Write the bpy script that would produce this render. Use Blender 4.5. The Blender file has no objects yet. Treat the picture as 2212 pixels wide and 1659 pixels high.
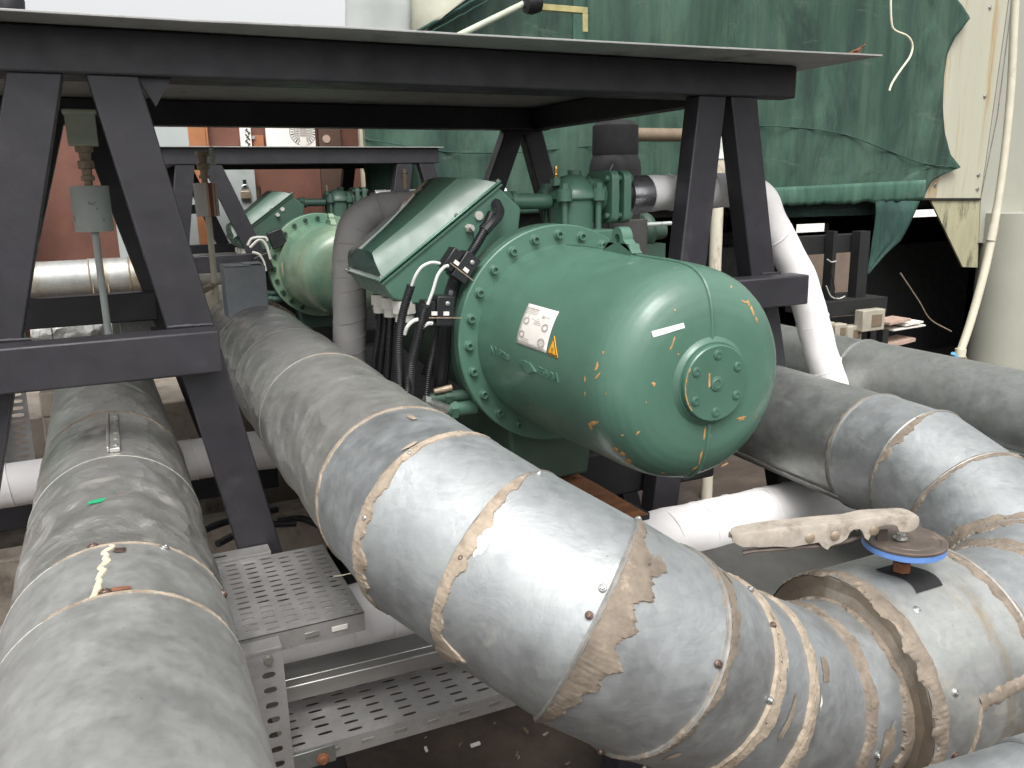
import bpy, bmesh, math, random
from mathutils import Vector as V, Matrix, noise
R = math.radians
PI = math.pi
random.seed(7)
SC = bpy.context.scene
COL = SC.collection

# ---------------------------------------------------------------- camera
F, CX, CY, EYE = 1800.0, 1106.0, 829.5, 1.5
Yd = V((-872, 410, -1800)).normalized()
Zd = V((-.019, 1, 427/1800.)).normalized()
Zd = (Zd - Yd*Zd.dot(Yd)).normalized()
Xd = Yd.cross(Zd)
M3 = Matrix((Xd, Yd, Zd))            # camera axes -> world
cam = bpy.data.objects.new('camera', bpy.data.cameras.new('camera'))
COL.objects.link(cam)
cam.matrix_world = Matrix.Translation((0, 0, EYE)) @ M3.to_4x4()
cam.data.sensor_fit = 'HORIZONTAL'
cam.data.sensor_width = 36
cam.data.lens = 36*F/2212
cam.data.clip_start = .02
cam.data.clip_end = 500
SC.camera = cam

def ray(px, py): return M3 @ V(((px-CX)/F, -(py-CY)/F, -1))
def at(px, py, X=None, Y=None, Z=None):
    """the point seen at pixel (px,py) of the 2212 wide photo that lies on a given plane"""
    r = ray(px, py)
    t = X/r.x if X is not None else Y/r.y if Y is not None else (Z-EYE)/r.z
    return r*t + V((0, 0, EYE))

# ---------------------------------------------------------------- sky and light
w = bpy.data.worlds.new("World"); SC.world = w; w.use_nodes = True
nt = w.node_tree; nt.nodes.clear()
sky = nt.nodes.new('ShaderNodeTexSky'); sky.sky_type = 'NISHITA'; sky.sun_disc = False
SUN_EL, SUN_AZ = R(58), R(200)
sky.sun_elevation = SUN_EL; sky.sun_rotation = SUN_AZ
sky.air_density = 1.0; sky.dust_density = 6.0; sky.ozone_density = 1.0
hs = nt.nodes.new('ShaderNodeHueSaturation'); hs.inputs['Saturation'].default_value = .07
bg = nt.nodes.new('ShaderNodeBackground'); bg.inputs['Strength'].default_value = .15
wo = nt.nodes.new('ShaderNodeOutputWorld')
nt.links.new(sky.outputs[0], hs.inputs['Color']); nt.links.new(hs.outputs[0], bg.inputs[0]); nt.links.new(bg.outputs[0], wo.inputs[0])
sl = bpy.data.lights.new('sun', 'SUN'); sl.energy = .8; sl.angle = R(25); sl.color = (1, .97, .93)
so = bpy.data.objects.new('sun', sl); COL.objects.link(so)
sd = V((math.sin(SUN_AZ)*math.cos(SUN_EL), math.cos(SUN_AZ)*math.cos(SUN_EL), math.sin(SUN_EL)))
so.rotation_euler = sd.to_track_quat('Z', 'Y').to_euler(); so.location = (0, -3, 8)
SC.view_settings.view_transform = 'Standard'; SC.view_settings.look = 'None'
SC.view_settings.exposure = .85; SC.view_settings.gamma = 1
SC.cycles.max_bounces = 6; SC.cycles.use_denoising = True
SC.cycles.sample_clamp_indirect = 6

# ---------------------------------------------------------------- helpers
class MB:
    def __init__(s): s.v = []; s.f = []; s.m = []
    def add(s, vs, fs, mi=0):
        n = len(s.v); s.v += [V(p) for p in vs]
        for f in fs: s.f.append([n+i for i in f]); s.m.append(mi)
        return s
    def hexa(s, p, mi=0):
        return s.add(p, [(0,3,2,1),(4,5,6,7),(0,1,5,4),(1,2,6,5),(2,3,7,6),(3,0,4,7)], mi)
    def box(s, a, b, mi=0):
        x0,y0,z0 = [min(a[i],b[i]) for i in range(3)]; x1,y1,z1 = [max(a[i],b[i]) for i in range(3)]
        return s.hexa([(x0,y0,z0),(x1,y0,z0),(x1,y1,z0),(x0,y1,z0),(x0,y0,z1),(x1,y0,z1),(x1,y1,z1),(x0,y1,z1)], mi)
    def obox(s, c, ax, ay, az, mi=0):
        c, ax, ay, az = V(c), V(ax)/2, V(ay)/2, V(az)/2
        return s.hexa([c-ax-ay-az,c+ax-ay-az,c+ax+ay-az,c-ax+ay-az,c-ax-ay+az,c+ax-ay+az,c+ax+ay+az,c-ax+ay+az], mi)
    def prism(s, poly, ext, mi=0):
        n = len(poly); e = V(ext); p = [V(q) for q in poly]
        return s.add(p+[q+e for q in p], [tuple(reversed(range(n))), tuple(range(n, 2*n))]+[(i,(i+1)%n,n+(i+1)%n,n+i) for i in range(n)], mi)
    def lathe(s, o, ax, prof, seg=32, mi=0, a0=0):
        o, ax = V(o), V(ax).normalized()
        u = ax.orthogonal().normalized(); q = ax.cross(u)
        vs = []
        for (t, r) in prof:
            for k in range(seg):
                a = 2*PI*k/seg+a0
                vs.append(o+ax*t+(u*math.cos(a)+q*math.sin(a))*r)
        fs = []
        for i in range(len(prof)-1):
            for k in range(seg):
                a, b = i*seg+k, i*seg+(k+1) % seg
                fs.append((a, b, b+seg, a+seg))
        fs.append(tuple(reversed(range(seg)))); fs.append(tuple(range((len(prof)-1)*seg, len(prof)*seg)))
        return s.add(vs, fs, mi)
    def cyl(s, a, b, r, seg=24, mi=0, r2=None):
        a, b = V(a), V(b)
        return s.lathe(a, b-a, [(0, r), ((b-a).length, r if r2 is None else r2)], seg, mi)
    def tube(s, pts, r, seg=12, mi=0, caps=True, jit=0):
        pts = [V(p) for p in pts]; n = len(pts); t = (pts[1]-pts[0]).normalized()
        u = t.orthogonal().normalized(); vs = []
        for i in range(n):
            t2 = (pts[min(i+1, n-1)]-pts[max(i-1, 0)]).normalized()
            u = (u-t2*u.dot(t2)).normalized(); q = t2.cross(u)
            rr = r[i] if isinstance(r, (list, tuple)) else r
            for k in range(seg):
                a = 2*PI*k/seg; d = u*math.cos(a)+q*math.sin(a)
                p = pts[i]+d*rr
                if jit: p += d*jit*noise.noise(p*14)
                vs.append(p)
        fs = [(i*seg+k, i*seg+(k+1) % seg, (i+1)*seg+(k+1) % seg, (i+1)*seg+k) for i in range(n-1) for k in range(seg)]
        if caps: fs += [tuple(reversed(range(seg))), tuple(range((n-1)*seg, n*seg))]
        return s.add(vs, fs, mi)
    def grid(s, nx, ny, fn, mi=0):
        vs = [fn(i/(nx-1), j/(ny-1)) for j in range(ny) for i in range(nx)]
        return s.add(vs, [(j*nx+i, j*nx+i+1, (j+1)*nx+i+1, (j+1)*nx+i) for j in range(ny-1) for i in range(nx-1)], mi)

def wloc(p):
    l = V((0, 0, 0))
    while p: l += p.location; p = p.parent
    return l
def obj(name, mb, mats, parent=None, bev=0, smooth=35, solid=0, loc=None):
    me = bpy.data.meshes.new(name)
    if parent is not None: off = wloc(parent)
    else:
        if loc is None:
            xs = [p.x for p in mb.v]; ys = [p.y for p in mb.v]; zs = [p.z for p in mb.v]
            loc = ((min(xs)+max(xs))/2, (min(ys)+max(ys))/2, min(zs))
        off = V(loc)
    me.from_pydata([tuple(p-off) for p in mb.v], [], mb.f)
    if not isinstance(mats, (list, tuple)): mats = [mats]
    for m in mats: me.materials.append(m)
    me.polygons.foreach_set('material_index', mb.m)
    bm = bmesh.new(); bm.from_mesh(me); bmesh.ops.recalc_face_normals(bm, faces=bm.faces); bm.to_mesh(me); bm.free()
    if smooth:
        me.polygons.foreach_set('use_smooth', [True]*len(me.polygons))
        me.set_sharp_from_angle(angle=R(smooth))
    me.update()
    o = bpy.data.objects.new(name, me); COL.objects.link(o)
    if parent is not None: o.parent = parent
    else: o.location = off
    if solid:
        md = o.modifiers.new('thickness', 'SOLIDIFY'); md.thickness = solid; md.offset = -1
    if bev:
        md = o.modifiers.new('edges', 'BEVEL'); md.width = bev; md.segments = 2; md.limit_method = 'ANGLE'; md.angle_limit = R(40)
    return o
def tag(o, label, cat, group=None):
    o['label'] = label; o['category'] = cat
    if group: o['group'] = group
    return o
def thing(name, label, cat, loc, group=None):
    o = bpy.data.objects.new(name, None); COL.objects.link(o); o.location = loc; o.empty_display_size = .1
    return tag(o, label, cat, group)
def struct(o, kind='structure'): o['kind'] = kind; return o
def copy_tree(o, parent=None, skip=()):
    c = o.copy(); COL.objects.link(c); c.parent = parent
    for ch in list(o.children):
        if ch.name.split('.')[0] not in skip: copy_tree(ch, c, skip)
    return c
def smooth_path(pts, n=8):
    pts = [V(p) for p in pts]; P = [pts[0]*2-pts[1]]+pts+[pts[-1]*2-pts[-2]]; out = []
    for i in range(1, len(P)-2):
        a, b, c, d = P[i-1:i+3]
        for k in range(n):
            t = k/n
            out.append(.5*((2*b)+(c-a)*t+(2*a-5*b+4*c-d)*t*t+(3*b-a-3*c+d)*t**3))
    out.append(pts[-1]); return out

# ---------------------------------------------------------------- materials
class NT:
    def __init__(s, name):
        s.mat = bpy.data.materials.new(name); s.mat.use_nodes = True
        s.t = s.mat.node_tree; s.b = s.t.nodes['Principled BSDF']
        s.tc = s.t.nodes.new('ShaderNodeTexCoord')
    def n(s, ty, **kw):
        x = s.t.nodes.new(ty)
        for k, v in kw.items():
            if k.startswith('_'): setattr(x, k[1:], v)
            else: s.put(x.inputs[k], v)
        return x
    def put(s, inp, v):
        if isinstance(v, bpy.types.NodeSocket): s.t.links.new(v, inp)
        elif isinstance(v, (tuple, list)) and len(v) == 3 and inp.type == 'RGBA': inp.default_value = (*v, 1)
        else: inp.default_value = v
    def mapc(s, scale=(1, 1, 1), rot=(0, 0, 0), src='Object'):
        m = s.n('ShaderNodeMapping'); m.inputs['Scale'].default_value = scale; m.inputs['Rotation'].default_value = rot
        s.t.links.new(s.tc.outputs[src], m.inputs[0]); return m.outputs[0]
    def noise(s, scale, detail=5, rough=.6, vec=None, dist=0):
        x = s.n('ShaderNodeTexNoise', Scale=scale, Detail=detail, Roughness=rough, Distortion=dist)
        s.t.links.new(vec if vec is not None else s.tc.outputs['Object'], x.inputs['Vector']); return x.outputs['Fac']
    def ramp(s, fac, stops):
        x = s.n('ShaderNodeValToRGB', Fac=fac); el = x.color_ramp.elements
        while len(el) < len(stops): el.new(.5)
        for e, (p, c) in zip(el, stops):
            e.position = p; e.color = (*c, 1) if isinstance(c, (tuple, list)) else (c, c, c, 1)
        return x.outputs['Color']
    def mix(s, f, a, b, mode='MIX'):
        x = s.n('ShaderNodeMix'); x.data_type = 'RGBA'; x.blend_type = mode
        s.put(x.inputs[0], f); s.put(x.inputs[6], a if not isinstance(a, float) else (a, a, a)); s.put(x.inputs[7], b if not isinstance(b, float) else (b, b, b)); return x.outputs[2]
    def math(s, op, a, b=0.):
        x = s.n('ShaderNodeMath'); x.operation = op; s.put(x.inputs[0], a); s.put(x.inputs[1], b); return x.outputs[0]
    def bump(s, h, strength=.3, dist=.002, prev=None):
        x = s.n('ShaderNodeBump', Height=h, Strength=strength, Distance=dist)
        if prev is not None: s.t.links.new(prev, x.inputs['Normal'])
        return x.outputs[0]
    def out(s, col=None, rough=None, metal=None, normal=None, **kw):
        if col is not None: s.put(s.b.inputs['Base Color'], col)
        if rough is not None: s.put(s.b.inputs['Roughness'], rough)
        if metal is not None: s.put(s.b.inputs['Metallic'], metal)
        if normal is not None: s.put(s.b.inputs['Normal'], normal)
        for k, v in kw.items(): s.put(s.b.inputs[k.replace('_', ' ')], v)
        return s.mat

def plain(name, c, rough=.5, metal=0., var=.18, vs=9, bump=.15, bs=60, dirt=None, dth=(.55, .72), ds=5, stretch=(1, 1, 1), **kw):
    m = NT(name); vec = m.mapc(stretch)
    n1 = m.noise(vs, 6, .62, vec)
    lo = tuple(x*(1-var) for x in c); hi = tuple(min(1, x*(1+var)) for x in c)
    col = m.ramp(n1, [(.3, lo), (.7, hi)])
    rg = m.ramp(m.noise(vs*2.3, 4, .6, vec), [(.3, rough*.82), (.7, min(1, rough*1.2))])
    if dirt:
        f = m.ramp(m.noise(ds, 8, .7, vec), [(dth[0], 0.), (dth[1], 1.)])
        col = m.mix(f, col, dirt); rg = m.mix(f, rg, .85)
    nb = m.bump(m.noise(bs, 4, .6), bump, .0015)
    return m.out(col, rg, metal, nb, **kw)

def galv(name, c=(.355, .368, .375), rough=.53, metal=.87, patina=(.42, .46, .43), wr=.25, ws=9, dirt=(.30, .26, .21), dth=(.62, .8), blotch=.5, drip=False):
    """weathered galvanised sheet: spangle, brushed streaks, pale oxide, brown grime"""
    m = NT(name)
    vor = m.n('ShaderNodeTexVoronoi', Scale=70.); m.t.links.new(m.tc.outputs['Object'], vor.inputs['Vector'])
    n1 = m.noise(3.2, 8, .68, dist=.6); n2 = m.noise(22, 6, .7); n3 = m.noise(90, 3, .5)
    a = m.ramp(n1, [(.3, tuple(x*.86 for x in c)), (.5, c), (.72, tuple(min(1, x*1.12) for x in c))])
    a = m.mix(m.ramp(n2, [(.42, 0.), (.75, blotch)]), a, patina)
    a = m.mix(m.math('MULTIPLY', vor.outputs['Color'], .10), a, (.85, .87, .88))
    st = m.noise(30, 5, .7, m.mapc((.6, .6, 7)))
    if drip: a = m.mix(m.ramp(m.noise(4.5, 6, .65, m.mapc((2.6, .5, .5)), dist=.3), [(.52, 0.), (.66, .65)]), a, (.30, .22, .12))
    a = m.mix(m.ramp(st, [(.5, 0.), (.8, .2)]), a, tuple(x*.55 for x in c))
    d = m.ramp(m.noise(5.5, 9, .74, dist=.4), [(dth[0], 0.), (dth[1], .8)])
    a = m.mix(d, a, dirt)
    sp = m.ramp(m.noise(130, 2, .5), [(.73, 0.), (.77, .4)]); a = m.mix(sp, a, (.12, .11, .1))
    rg = m.ramp(m.noise(14, 6, .7), [(.25, rough*.75), (.75, rough*1.45)]); rg = m.mix(d, rg, .8)
    mt = m.mix(d, metal, .1)
    b1 = m.bump(m.noise(ws, 5, .55, dist=.8), wr, .012)
    if wr > .5:
        wp = m.n('ShaderNodeTexNoise', Scale=4., Detail=3.); m.t.links.new(m.mapc((1, .55, 1)), wp.inputs['Vector'])
        av = m.t.nodes.new('ShaderNodeVectorMath'); av.operation = 'MULTIPLY_ADD'; m.t.links.new(wp.outputs['Color'], av.inputs[0]); av.inputs[1].default_value = (.35, .35, .35); m.t.links.new(m.mapc((1, .7, 1), (.3, .2, .5)), av.inputs[2])
        vc2 = m.n('ShaderNodeTexVoronoi', Scale=11.); vc2.feature = 'F1'; m.t.links.new(av.outputs[0], vc2.inputs['Vector'])
        b1 = m.bump(vc2.outputs['Distance'], .45, .025, b1)
    b2 = m.bump(n3, .08, .001, b1)
    return m.out(a, rg, mt, b2)

def paint_green(name, c, rough, dust=None, chips=True, coat=.3):
    m = NT(name)
    n1 = m.noise(3.5, 6, .6)
    col = m.ramp(n1, [(.3, tuple(x*.86 for x in c)), (.7, tuple(x*1.1 for x in c))])
    col = m.mix(m.ramp(m.noise(9, 7, .7), [(.5, 0.), (.78, .4)]), col, tuple(x*.5+.02 for x in c))
    if dust:
        col = m.mix(m.ramp(m.noise(2.2, 7, .65), [(.35, 0.), (.62, .75)]), col, dust)
    rg = m.ramp(m.noise(16, 5, .6), [(.3, rough*.8), (.7, rough*1.3)])
    if chips:
        sel = m.ramp(m.noise(2.6, 3, .5), [(.47, 0.), (.58, 1.)])
        ch = m.ramp(m.noise(34, 5, .65, m.mapc((1, 1, .7))), [(.695, 0.), (.715, 1.)])
        f = m.math('MULTIPLY', sel, ch)
        col = m.mix(f, col, (.46, .27, .10)); rg = m.mix(f, rg, .8)
        sc = m.ramp(m.noise(60, 3, .5, m.mapc((.25, 1, .5), (.4, .3, .8))), [(.73, 0.), (.75, .8)])
        col = m.mix(m.math('MULTIPLY', sel, sc), col, (.5, .56, .42))
    b = m.bump(m.noise(160, 3, .5), .22, .001); b = m.bump(m.noise(22, 4, .5), .12, .003, b)
    return m.out(col, rg, 0., b, Coat_Weight=coat, Coat_Roughness=.18)

G = {}
G['black'] = plain('black_steel_paint', (.020, .0185, .023), .5, 0, .3, 7, .35, 40, dirt=(.05, .046, .045), dth=(.6, .85), ds=7)
G['plate_top'] = plain('steel_sheet', (.32, .32, .31), .6, .3, .2, 5, .2, 60, dirt=(.1, .09, .08))
G['galv'] = galv('galvanised_jacket')
G['galv_l'] = galv('galvanised_jacket_old', (.43, .42, .395), .36, .78, (.34, .345, .30), 1.0, 8, (.24, .22, .18), (.56, .78), .7)
G['galv_far'] = galv('galvanised_jacket_dented', (.46, .45, .425), .38, .78, (.34, .36, .32), .9, 6, (.28, .24, .2), (.6, .8), .55)
G['galv_r'] = galv('galvanised_jacket_plain', (.29, .30, .29), .45, .85, (.30, .31, .27), .12, 7, (.22, .2, .16), (.62, .85), .5)
G['drum'] = galv('galvanised_valve_jacket', (.375, .385, .375), .52, .85, (.46, .46, .39), .12, 6, (.36, .28, .17), (.56, .78), .4, True)
G['near'] = galv('galvanised_near_jacket', (.40, .40, .385), .52, .85, (.40, .395, .36), .05, 4, (.36, .30, .23), (.66, .88), .4)
G['seam'] = plain('lapped_seam_metal', (.30, .29, .27), .5, .6, .3, 30, .3, 90)
G['putty'] = plain('dried_sealant', (.31, .255, .195), .8, 0, .3, 26, .9, 70, dirt=(.2, .15, .11), dth=(.5, .68), ds=22)
G['putty_d'] = plain('dirty_sealant', (.19, .155, .12), .8, 0, .35, 24, .9, 70, dirt=(.38, .31, .23), dth=(.58, .74), ds=26)
G['collar'] = plain('stained_collar', (.20, .16, .12), .6, .35, .35, 7, .4, 30, dirt=(.4, .37, .33), dth=(.55, .75), ds=5)
G['rust'] = plain('rusty_steel', (.22, .09, .045), .8, .2, .4, 20, .6, 60)
G['screw'] = plain('rusty_screw', (.16, .11, .09), .45, .7, .4, 60, .4, 200)
G['zinc'] = plain('zinc_screw', (.5, .5, .48), .35, .9, .2, 60, .2, 200)
G['green'] = paint_green('compressor_green', (.067, .148, .106), .43)
G['green_d'] = paint_green('compressor_green_plain', (.060, .135, .097), .43, None, False, .35)
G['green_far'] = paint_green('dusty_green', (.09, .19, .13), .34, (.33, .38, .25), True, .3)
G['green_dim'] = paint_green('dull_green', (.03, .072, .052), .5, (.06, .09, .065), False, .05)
_m = NT('polished_green_cover')
G['lid'] = _m.out(_m.ramp(_m.noise(3, 4, .5), [(.3, (.07, .17, .12)), (.7, (.11, .23, .17))]), .13, .5, _m.bump(_m.noise(4.5, 2, .4), .18, .02), Coat_Weight=.5, Coat_Roughness=.06)
G['cover'] = paint_green('green_cover_shaded', (.062, .12, .085), .42, None, False, .25)  # darker, duller cover green: lack of sky reflection put into the material
G['brass'] = plain('brass', (.55, .33, .1), .28, .95, .15, 40, .1)
G['bronze'] = plain('old_bronze', (.34, .27, .20), .5, .5, .35, 30, .4, 90)
G['rubber'] = plain('black_rubber', (.012, .012, .014), .42, 0, .3, 12, .2, 90)
G['plastic'] = plain('grey_plastic', (.42, .41, .37), .45, 0, .12, 12, .15, 90)
G['white'] = plain('white_insulation_wrap', (.80, .775, .765), .6, 0, .06, 6, .5, 14, dirt=(.5, .47, .45), dth=(.62, .8), ds=4)
G['grey_wrap'] = plain('grey_cloth_wrap', (.38, .365, .355), .75, 0, .12, 8, .5, 26)
G['tape'] = plain('silver_tape', (.4, .4, .42), .28, .9, .2, 10, .9, 22)
G['cream'] = plain('cream_pvc', (.60, .56, .44), .45, 0, .1, 8, .1, 60, dirt=(.3, .24, .16), dth=(.6, .8), ds=6)
G['cream_rust'] = plain('cream_pvc_stained', (.56, .52, .42), .5, 0, .12, 10, .2, 60, dirt=(.22, .10, .06), dth=(.55, .66), ds=9, stretch=(1, 1, .25))
G['brown_pvc'] = plain('stained_pipe', (.16, .12, .08), .6, 0, .3, 10, .3)
G['panel'] = plain('cream_panel', (.42, .41, .32), .5, 0, .07, 2.5, .1, 40, dirt=(.34, .20, .06), dth=(.50, .66), ds=2.6, stretch=(2.2, 1, .16))
G['panel2'] = plain('grey_panel', (.335, .335, .28), .5, 0, .05, 2.5, .08, 40)
G['gusset'] = plain('mouldy_panel', (.36, .34, .22), .6, 0, .2, 4, .2, 40, dirt=(.05, .045, .025), dth=(.5, .66), ds=4, stretch=(1.4, 1, .4))
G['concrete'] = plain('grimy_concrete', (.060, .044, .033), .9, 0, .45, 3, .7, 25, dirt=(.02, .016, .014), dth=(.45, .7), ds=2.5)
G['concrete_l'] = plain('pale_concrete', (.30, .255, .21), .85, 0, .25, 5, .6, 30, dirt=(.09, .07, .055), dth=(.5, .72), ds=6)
G['tray'] = galv('perforated_zinc', (.42, .41, .40), .5, .75, (.36, .33, .32), .04, 20, (.2, .15, .11), (.58, .8), .5)
G['alu'] = plain('aluminium_trunking', (.30, .29, .28), .38, .7, .1, 30, .1, 100, stretch=(.2, 1, 1))
G['brownwall'] = plain('brown_painted_boards', (.150, .062, .042), .75, 0, .22, 2.5, .3, 20, dirt=(.09, .035, .026), dth=(.5, .75), ds=1.6)
G['orange'] = plain('orange_board', (.34, .135, .055), .7, 0, .2, 6, .3, 20)
G['greydoor'] = plain('grey_painted_door', (.36, .39, .38), .6, 0, .07, 3, .15, 30, dirt=(.26, .28, .26), dth=(.55, .75), ds=4)
G['signw'] = plain('white_sign_board', (.80, .77, .72), .6, 0, .08, 5, .1, 20, dirt=(.5, .47, .43), dth=(.58, .75), ds=6, stretch=(4, 1, .6))
G['ink'] = plain('sign_ink', (.04, .035, .03), .7, 0, .2)
G['ink_l'] = plain('faded_print', (.36, .32, .29), .7, 0, .2, bump=0)
G['paper'] = plain('paper_label', (.70, .67, .62), .55, 0, .06, 12, .05)
G['paper_d'] = plain('worn_pink_label', (.42, .30, .24), .6, 0, .2, 22, .1)
G['yellow'] = plain('warning_yellow', (.75, .36, .02), .5, 0, .05, bump=.03)
G['chip'] = plain('primer_chip', (.42, .24, .09), .8, 0, .35, 60, .5, 200)
G['lag'] = plain('matt_black_lagging', (.007, .007, .008), .85, 0, .3, 6, .3)
G['tower_dark'] = plain('dark_infill_and_machinery', (.009, .009, .009), .7, 0, .4, 5, .3)
G['handle'] = plain('chalky_handle_paint', (.32, .28, .235), .75, 0, .22, 30, .3, 90, dirt=(.18, .15, .12), dth=(.50, .68), ds=26)
G['disc'] = plain('worn_lock_plate', (.12, .095, .08), .55, .3, .35, 14, .5, 50, dirt=(.26, .2, .15), dth=(.55, .7), ds=15)
G['blue'] = plain('blue_painted_flange', (.12, .24, .55), .55, 0, .15, 20, .2, 50, dirt=(.3, .34, .42), dth=(.6, .75), ds=20)
_m = NT('rust_streaked_can')
_sx = _m.t.nodes.new('ShaderNodeSeparateXYZ'); _m.t.links.new(_m.tc.outputs['Object'], _sx.inputs[0])
_w = _m.math('ADD', _m.math('MULTIPLY', _sx.outputs[0], 9.), _m.math('MULTIPLY', _m.noise(24, 4, .6, _m.mapc((1, 1, .06))), .22))
G['canw'] = _m.out(_m.ramp(_w, [(0.0, (.60, .58, .55)), (.10, (.58, .55, .5)), (.125, (.55, .25, .10)), (.16, (.55, .45, .33)), (.19, (.20, .045, .03)), (.30, (.26, .07, .05)), (.34, (.58, .5, .38)), (.40, (.30, .12, .08)), (.44, (.5, .46, .36))]), .5, 0., _m.bump(_m.noise(40), .1))
G['can'] = plain('speckled_grey_can', (.42, .46, .44), .55, .1, .12, 10, .3, 50, dirt=(.12, .08, .06), dth=(.6, .7), ds=24)
G['rope'] = plain('pale_rope', (.72, .68, .52), .7, 0, .1)
G['tarp_w'] = plain('pale_grey_tarp', (.36, .38, .36), .6, 0, .12, 3, .5, 8)
G['tarp_b'] = plain('beige_tarp', (.42, .42, .33), .65, 0, .2, 3, .5, 8)
G['greywall'] = plain('dull_render', (.16, .155, .145), .85, 0, .2, 2, .3, 20, dirt=(.08, .075, .07), ds=1.5)
G['wood'] = plain('old_timber', (.20, .085, .035), .8, 0, .4, 9, .4, 30, stretch=(1, 8, 8))
G['limebright'] = plain('bright_render', (.9, .87, .80), .8, 0, .08)

def netmat(name, base, dark, pale, alpha_scale=0):
    m = NT(name)
    s1 = m.noise(2.2, 7, .62, m.mapc((2.4, 1, .22)))
    col = m.ramp(s1, [(.32, dark), (.5, base), (.68, pale)])
    s2 = m.noise(7, 6, .7, m.mapc((3.5, 1, .3)))
    col = m.mix(m.ramp(s2, [(.5, 0.), (.8, .7)]), col, tuple(x*.45 for x in dark))
    s3 = m.noise(1.1, 6, .65, m.mapc((1.3, 1, .8)), dist=.5)
    col = m.mix(m.ramp(s3, [(.5, 0.), (.66, .6)]), col, tuple(x*1.5+.03 for x in base))
    s4 = m.noise(.9, 7, .7, m.mapc((1.2, 1, .6), (0, 0, .7)), dist=.6)
    col = m.mix(m.ramp(s4, [(.5, 0.), (.62, .75)]), col, tuple(x*.55 for x in dark))
    s5 = m.noise(3.5, 7, .75, m.mapc((.5, 1, 2.2)), dist=.8)
    col = m.mix(m.ramp(s5, [(.60, 0.), (.66, .4)]), col, (.11, .14, .11))
    wv = m.n('ShaderNodeTexWave', Scale=120., Distortion=1.5, Detail=2.); m.t.links.new(m.mapc((1, 1, .05)), wv.inputs['Vector'])
    col = m.mix(m.math('MULTIPLY', wv.outputs['Fac'], .25), col, tuple(x*.5 for x in dark))
    b = m.bump(m.noise(6, 4, .6, m.mapc((4, 1, .5))), .4, .02); b = m.bump(wv.outputs['Fac'], .2, .003, b)
    return m.out(col, .8, 0., b)
G['net'] = netmat('green_shade_net', (.029, .076, .050), (.014, .040, .032), (.055, .105, .068))
G['net2'] = netmat('green_net_hem', (.042, .112, .078), (.024, .070, .052), (.07, .14, .10))
G['netdark'] = netmat('dark_green_net', (.014, .055, .042), (.008, .03, .025), (.02, .07, .05))

# ---------------------------------------------------------------- ground
GZ = -.45
def ground_z(x, y): return GZ+.012*noise.noise(V((x*1.7, y*1.7, 0)))+.006*noise.noise(V((x*6, y*6, 3)))
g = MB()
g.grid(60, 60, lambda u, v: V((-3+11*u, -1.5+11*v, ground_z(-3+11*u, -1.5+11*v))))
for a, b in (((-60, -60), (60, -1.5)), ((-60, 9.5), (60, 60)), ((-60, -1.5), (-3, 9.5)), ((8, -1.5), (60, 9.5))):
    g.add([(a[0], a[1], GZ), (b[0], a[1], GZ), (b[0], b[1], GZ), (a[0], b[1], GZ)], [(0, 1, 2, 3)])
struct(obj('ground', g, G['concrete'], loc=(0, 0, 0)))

b = MB(); b.box((-7, -4.2, GZ), (9, -4.0, 1.7)); tag(obj('added_wall', b, G['greywall']), 'added dull grey low wall, unseen behind the camera, darkening reflections', 'wall')  # unseen wall added behind the camera to darken reflections

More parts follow.
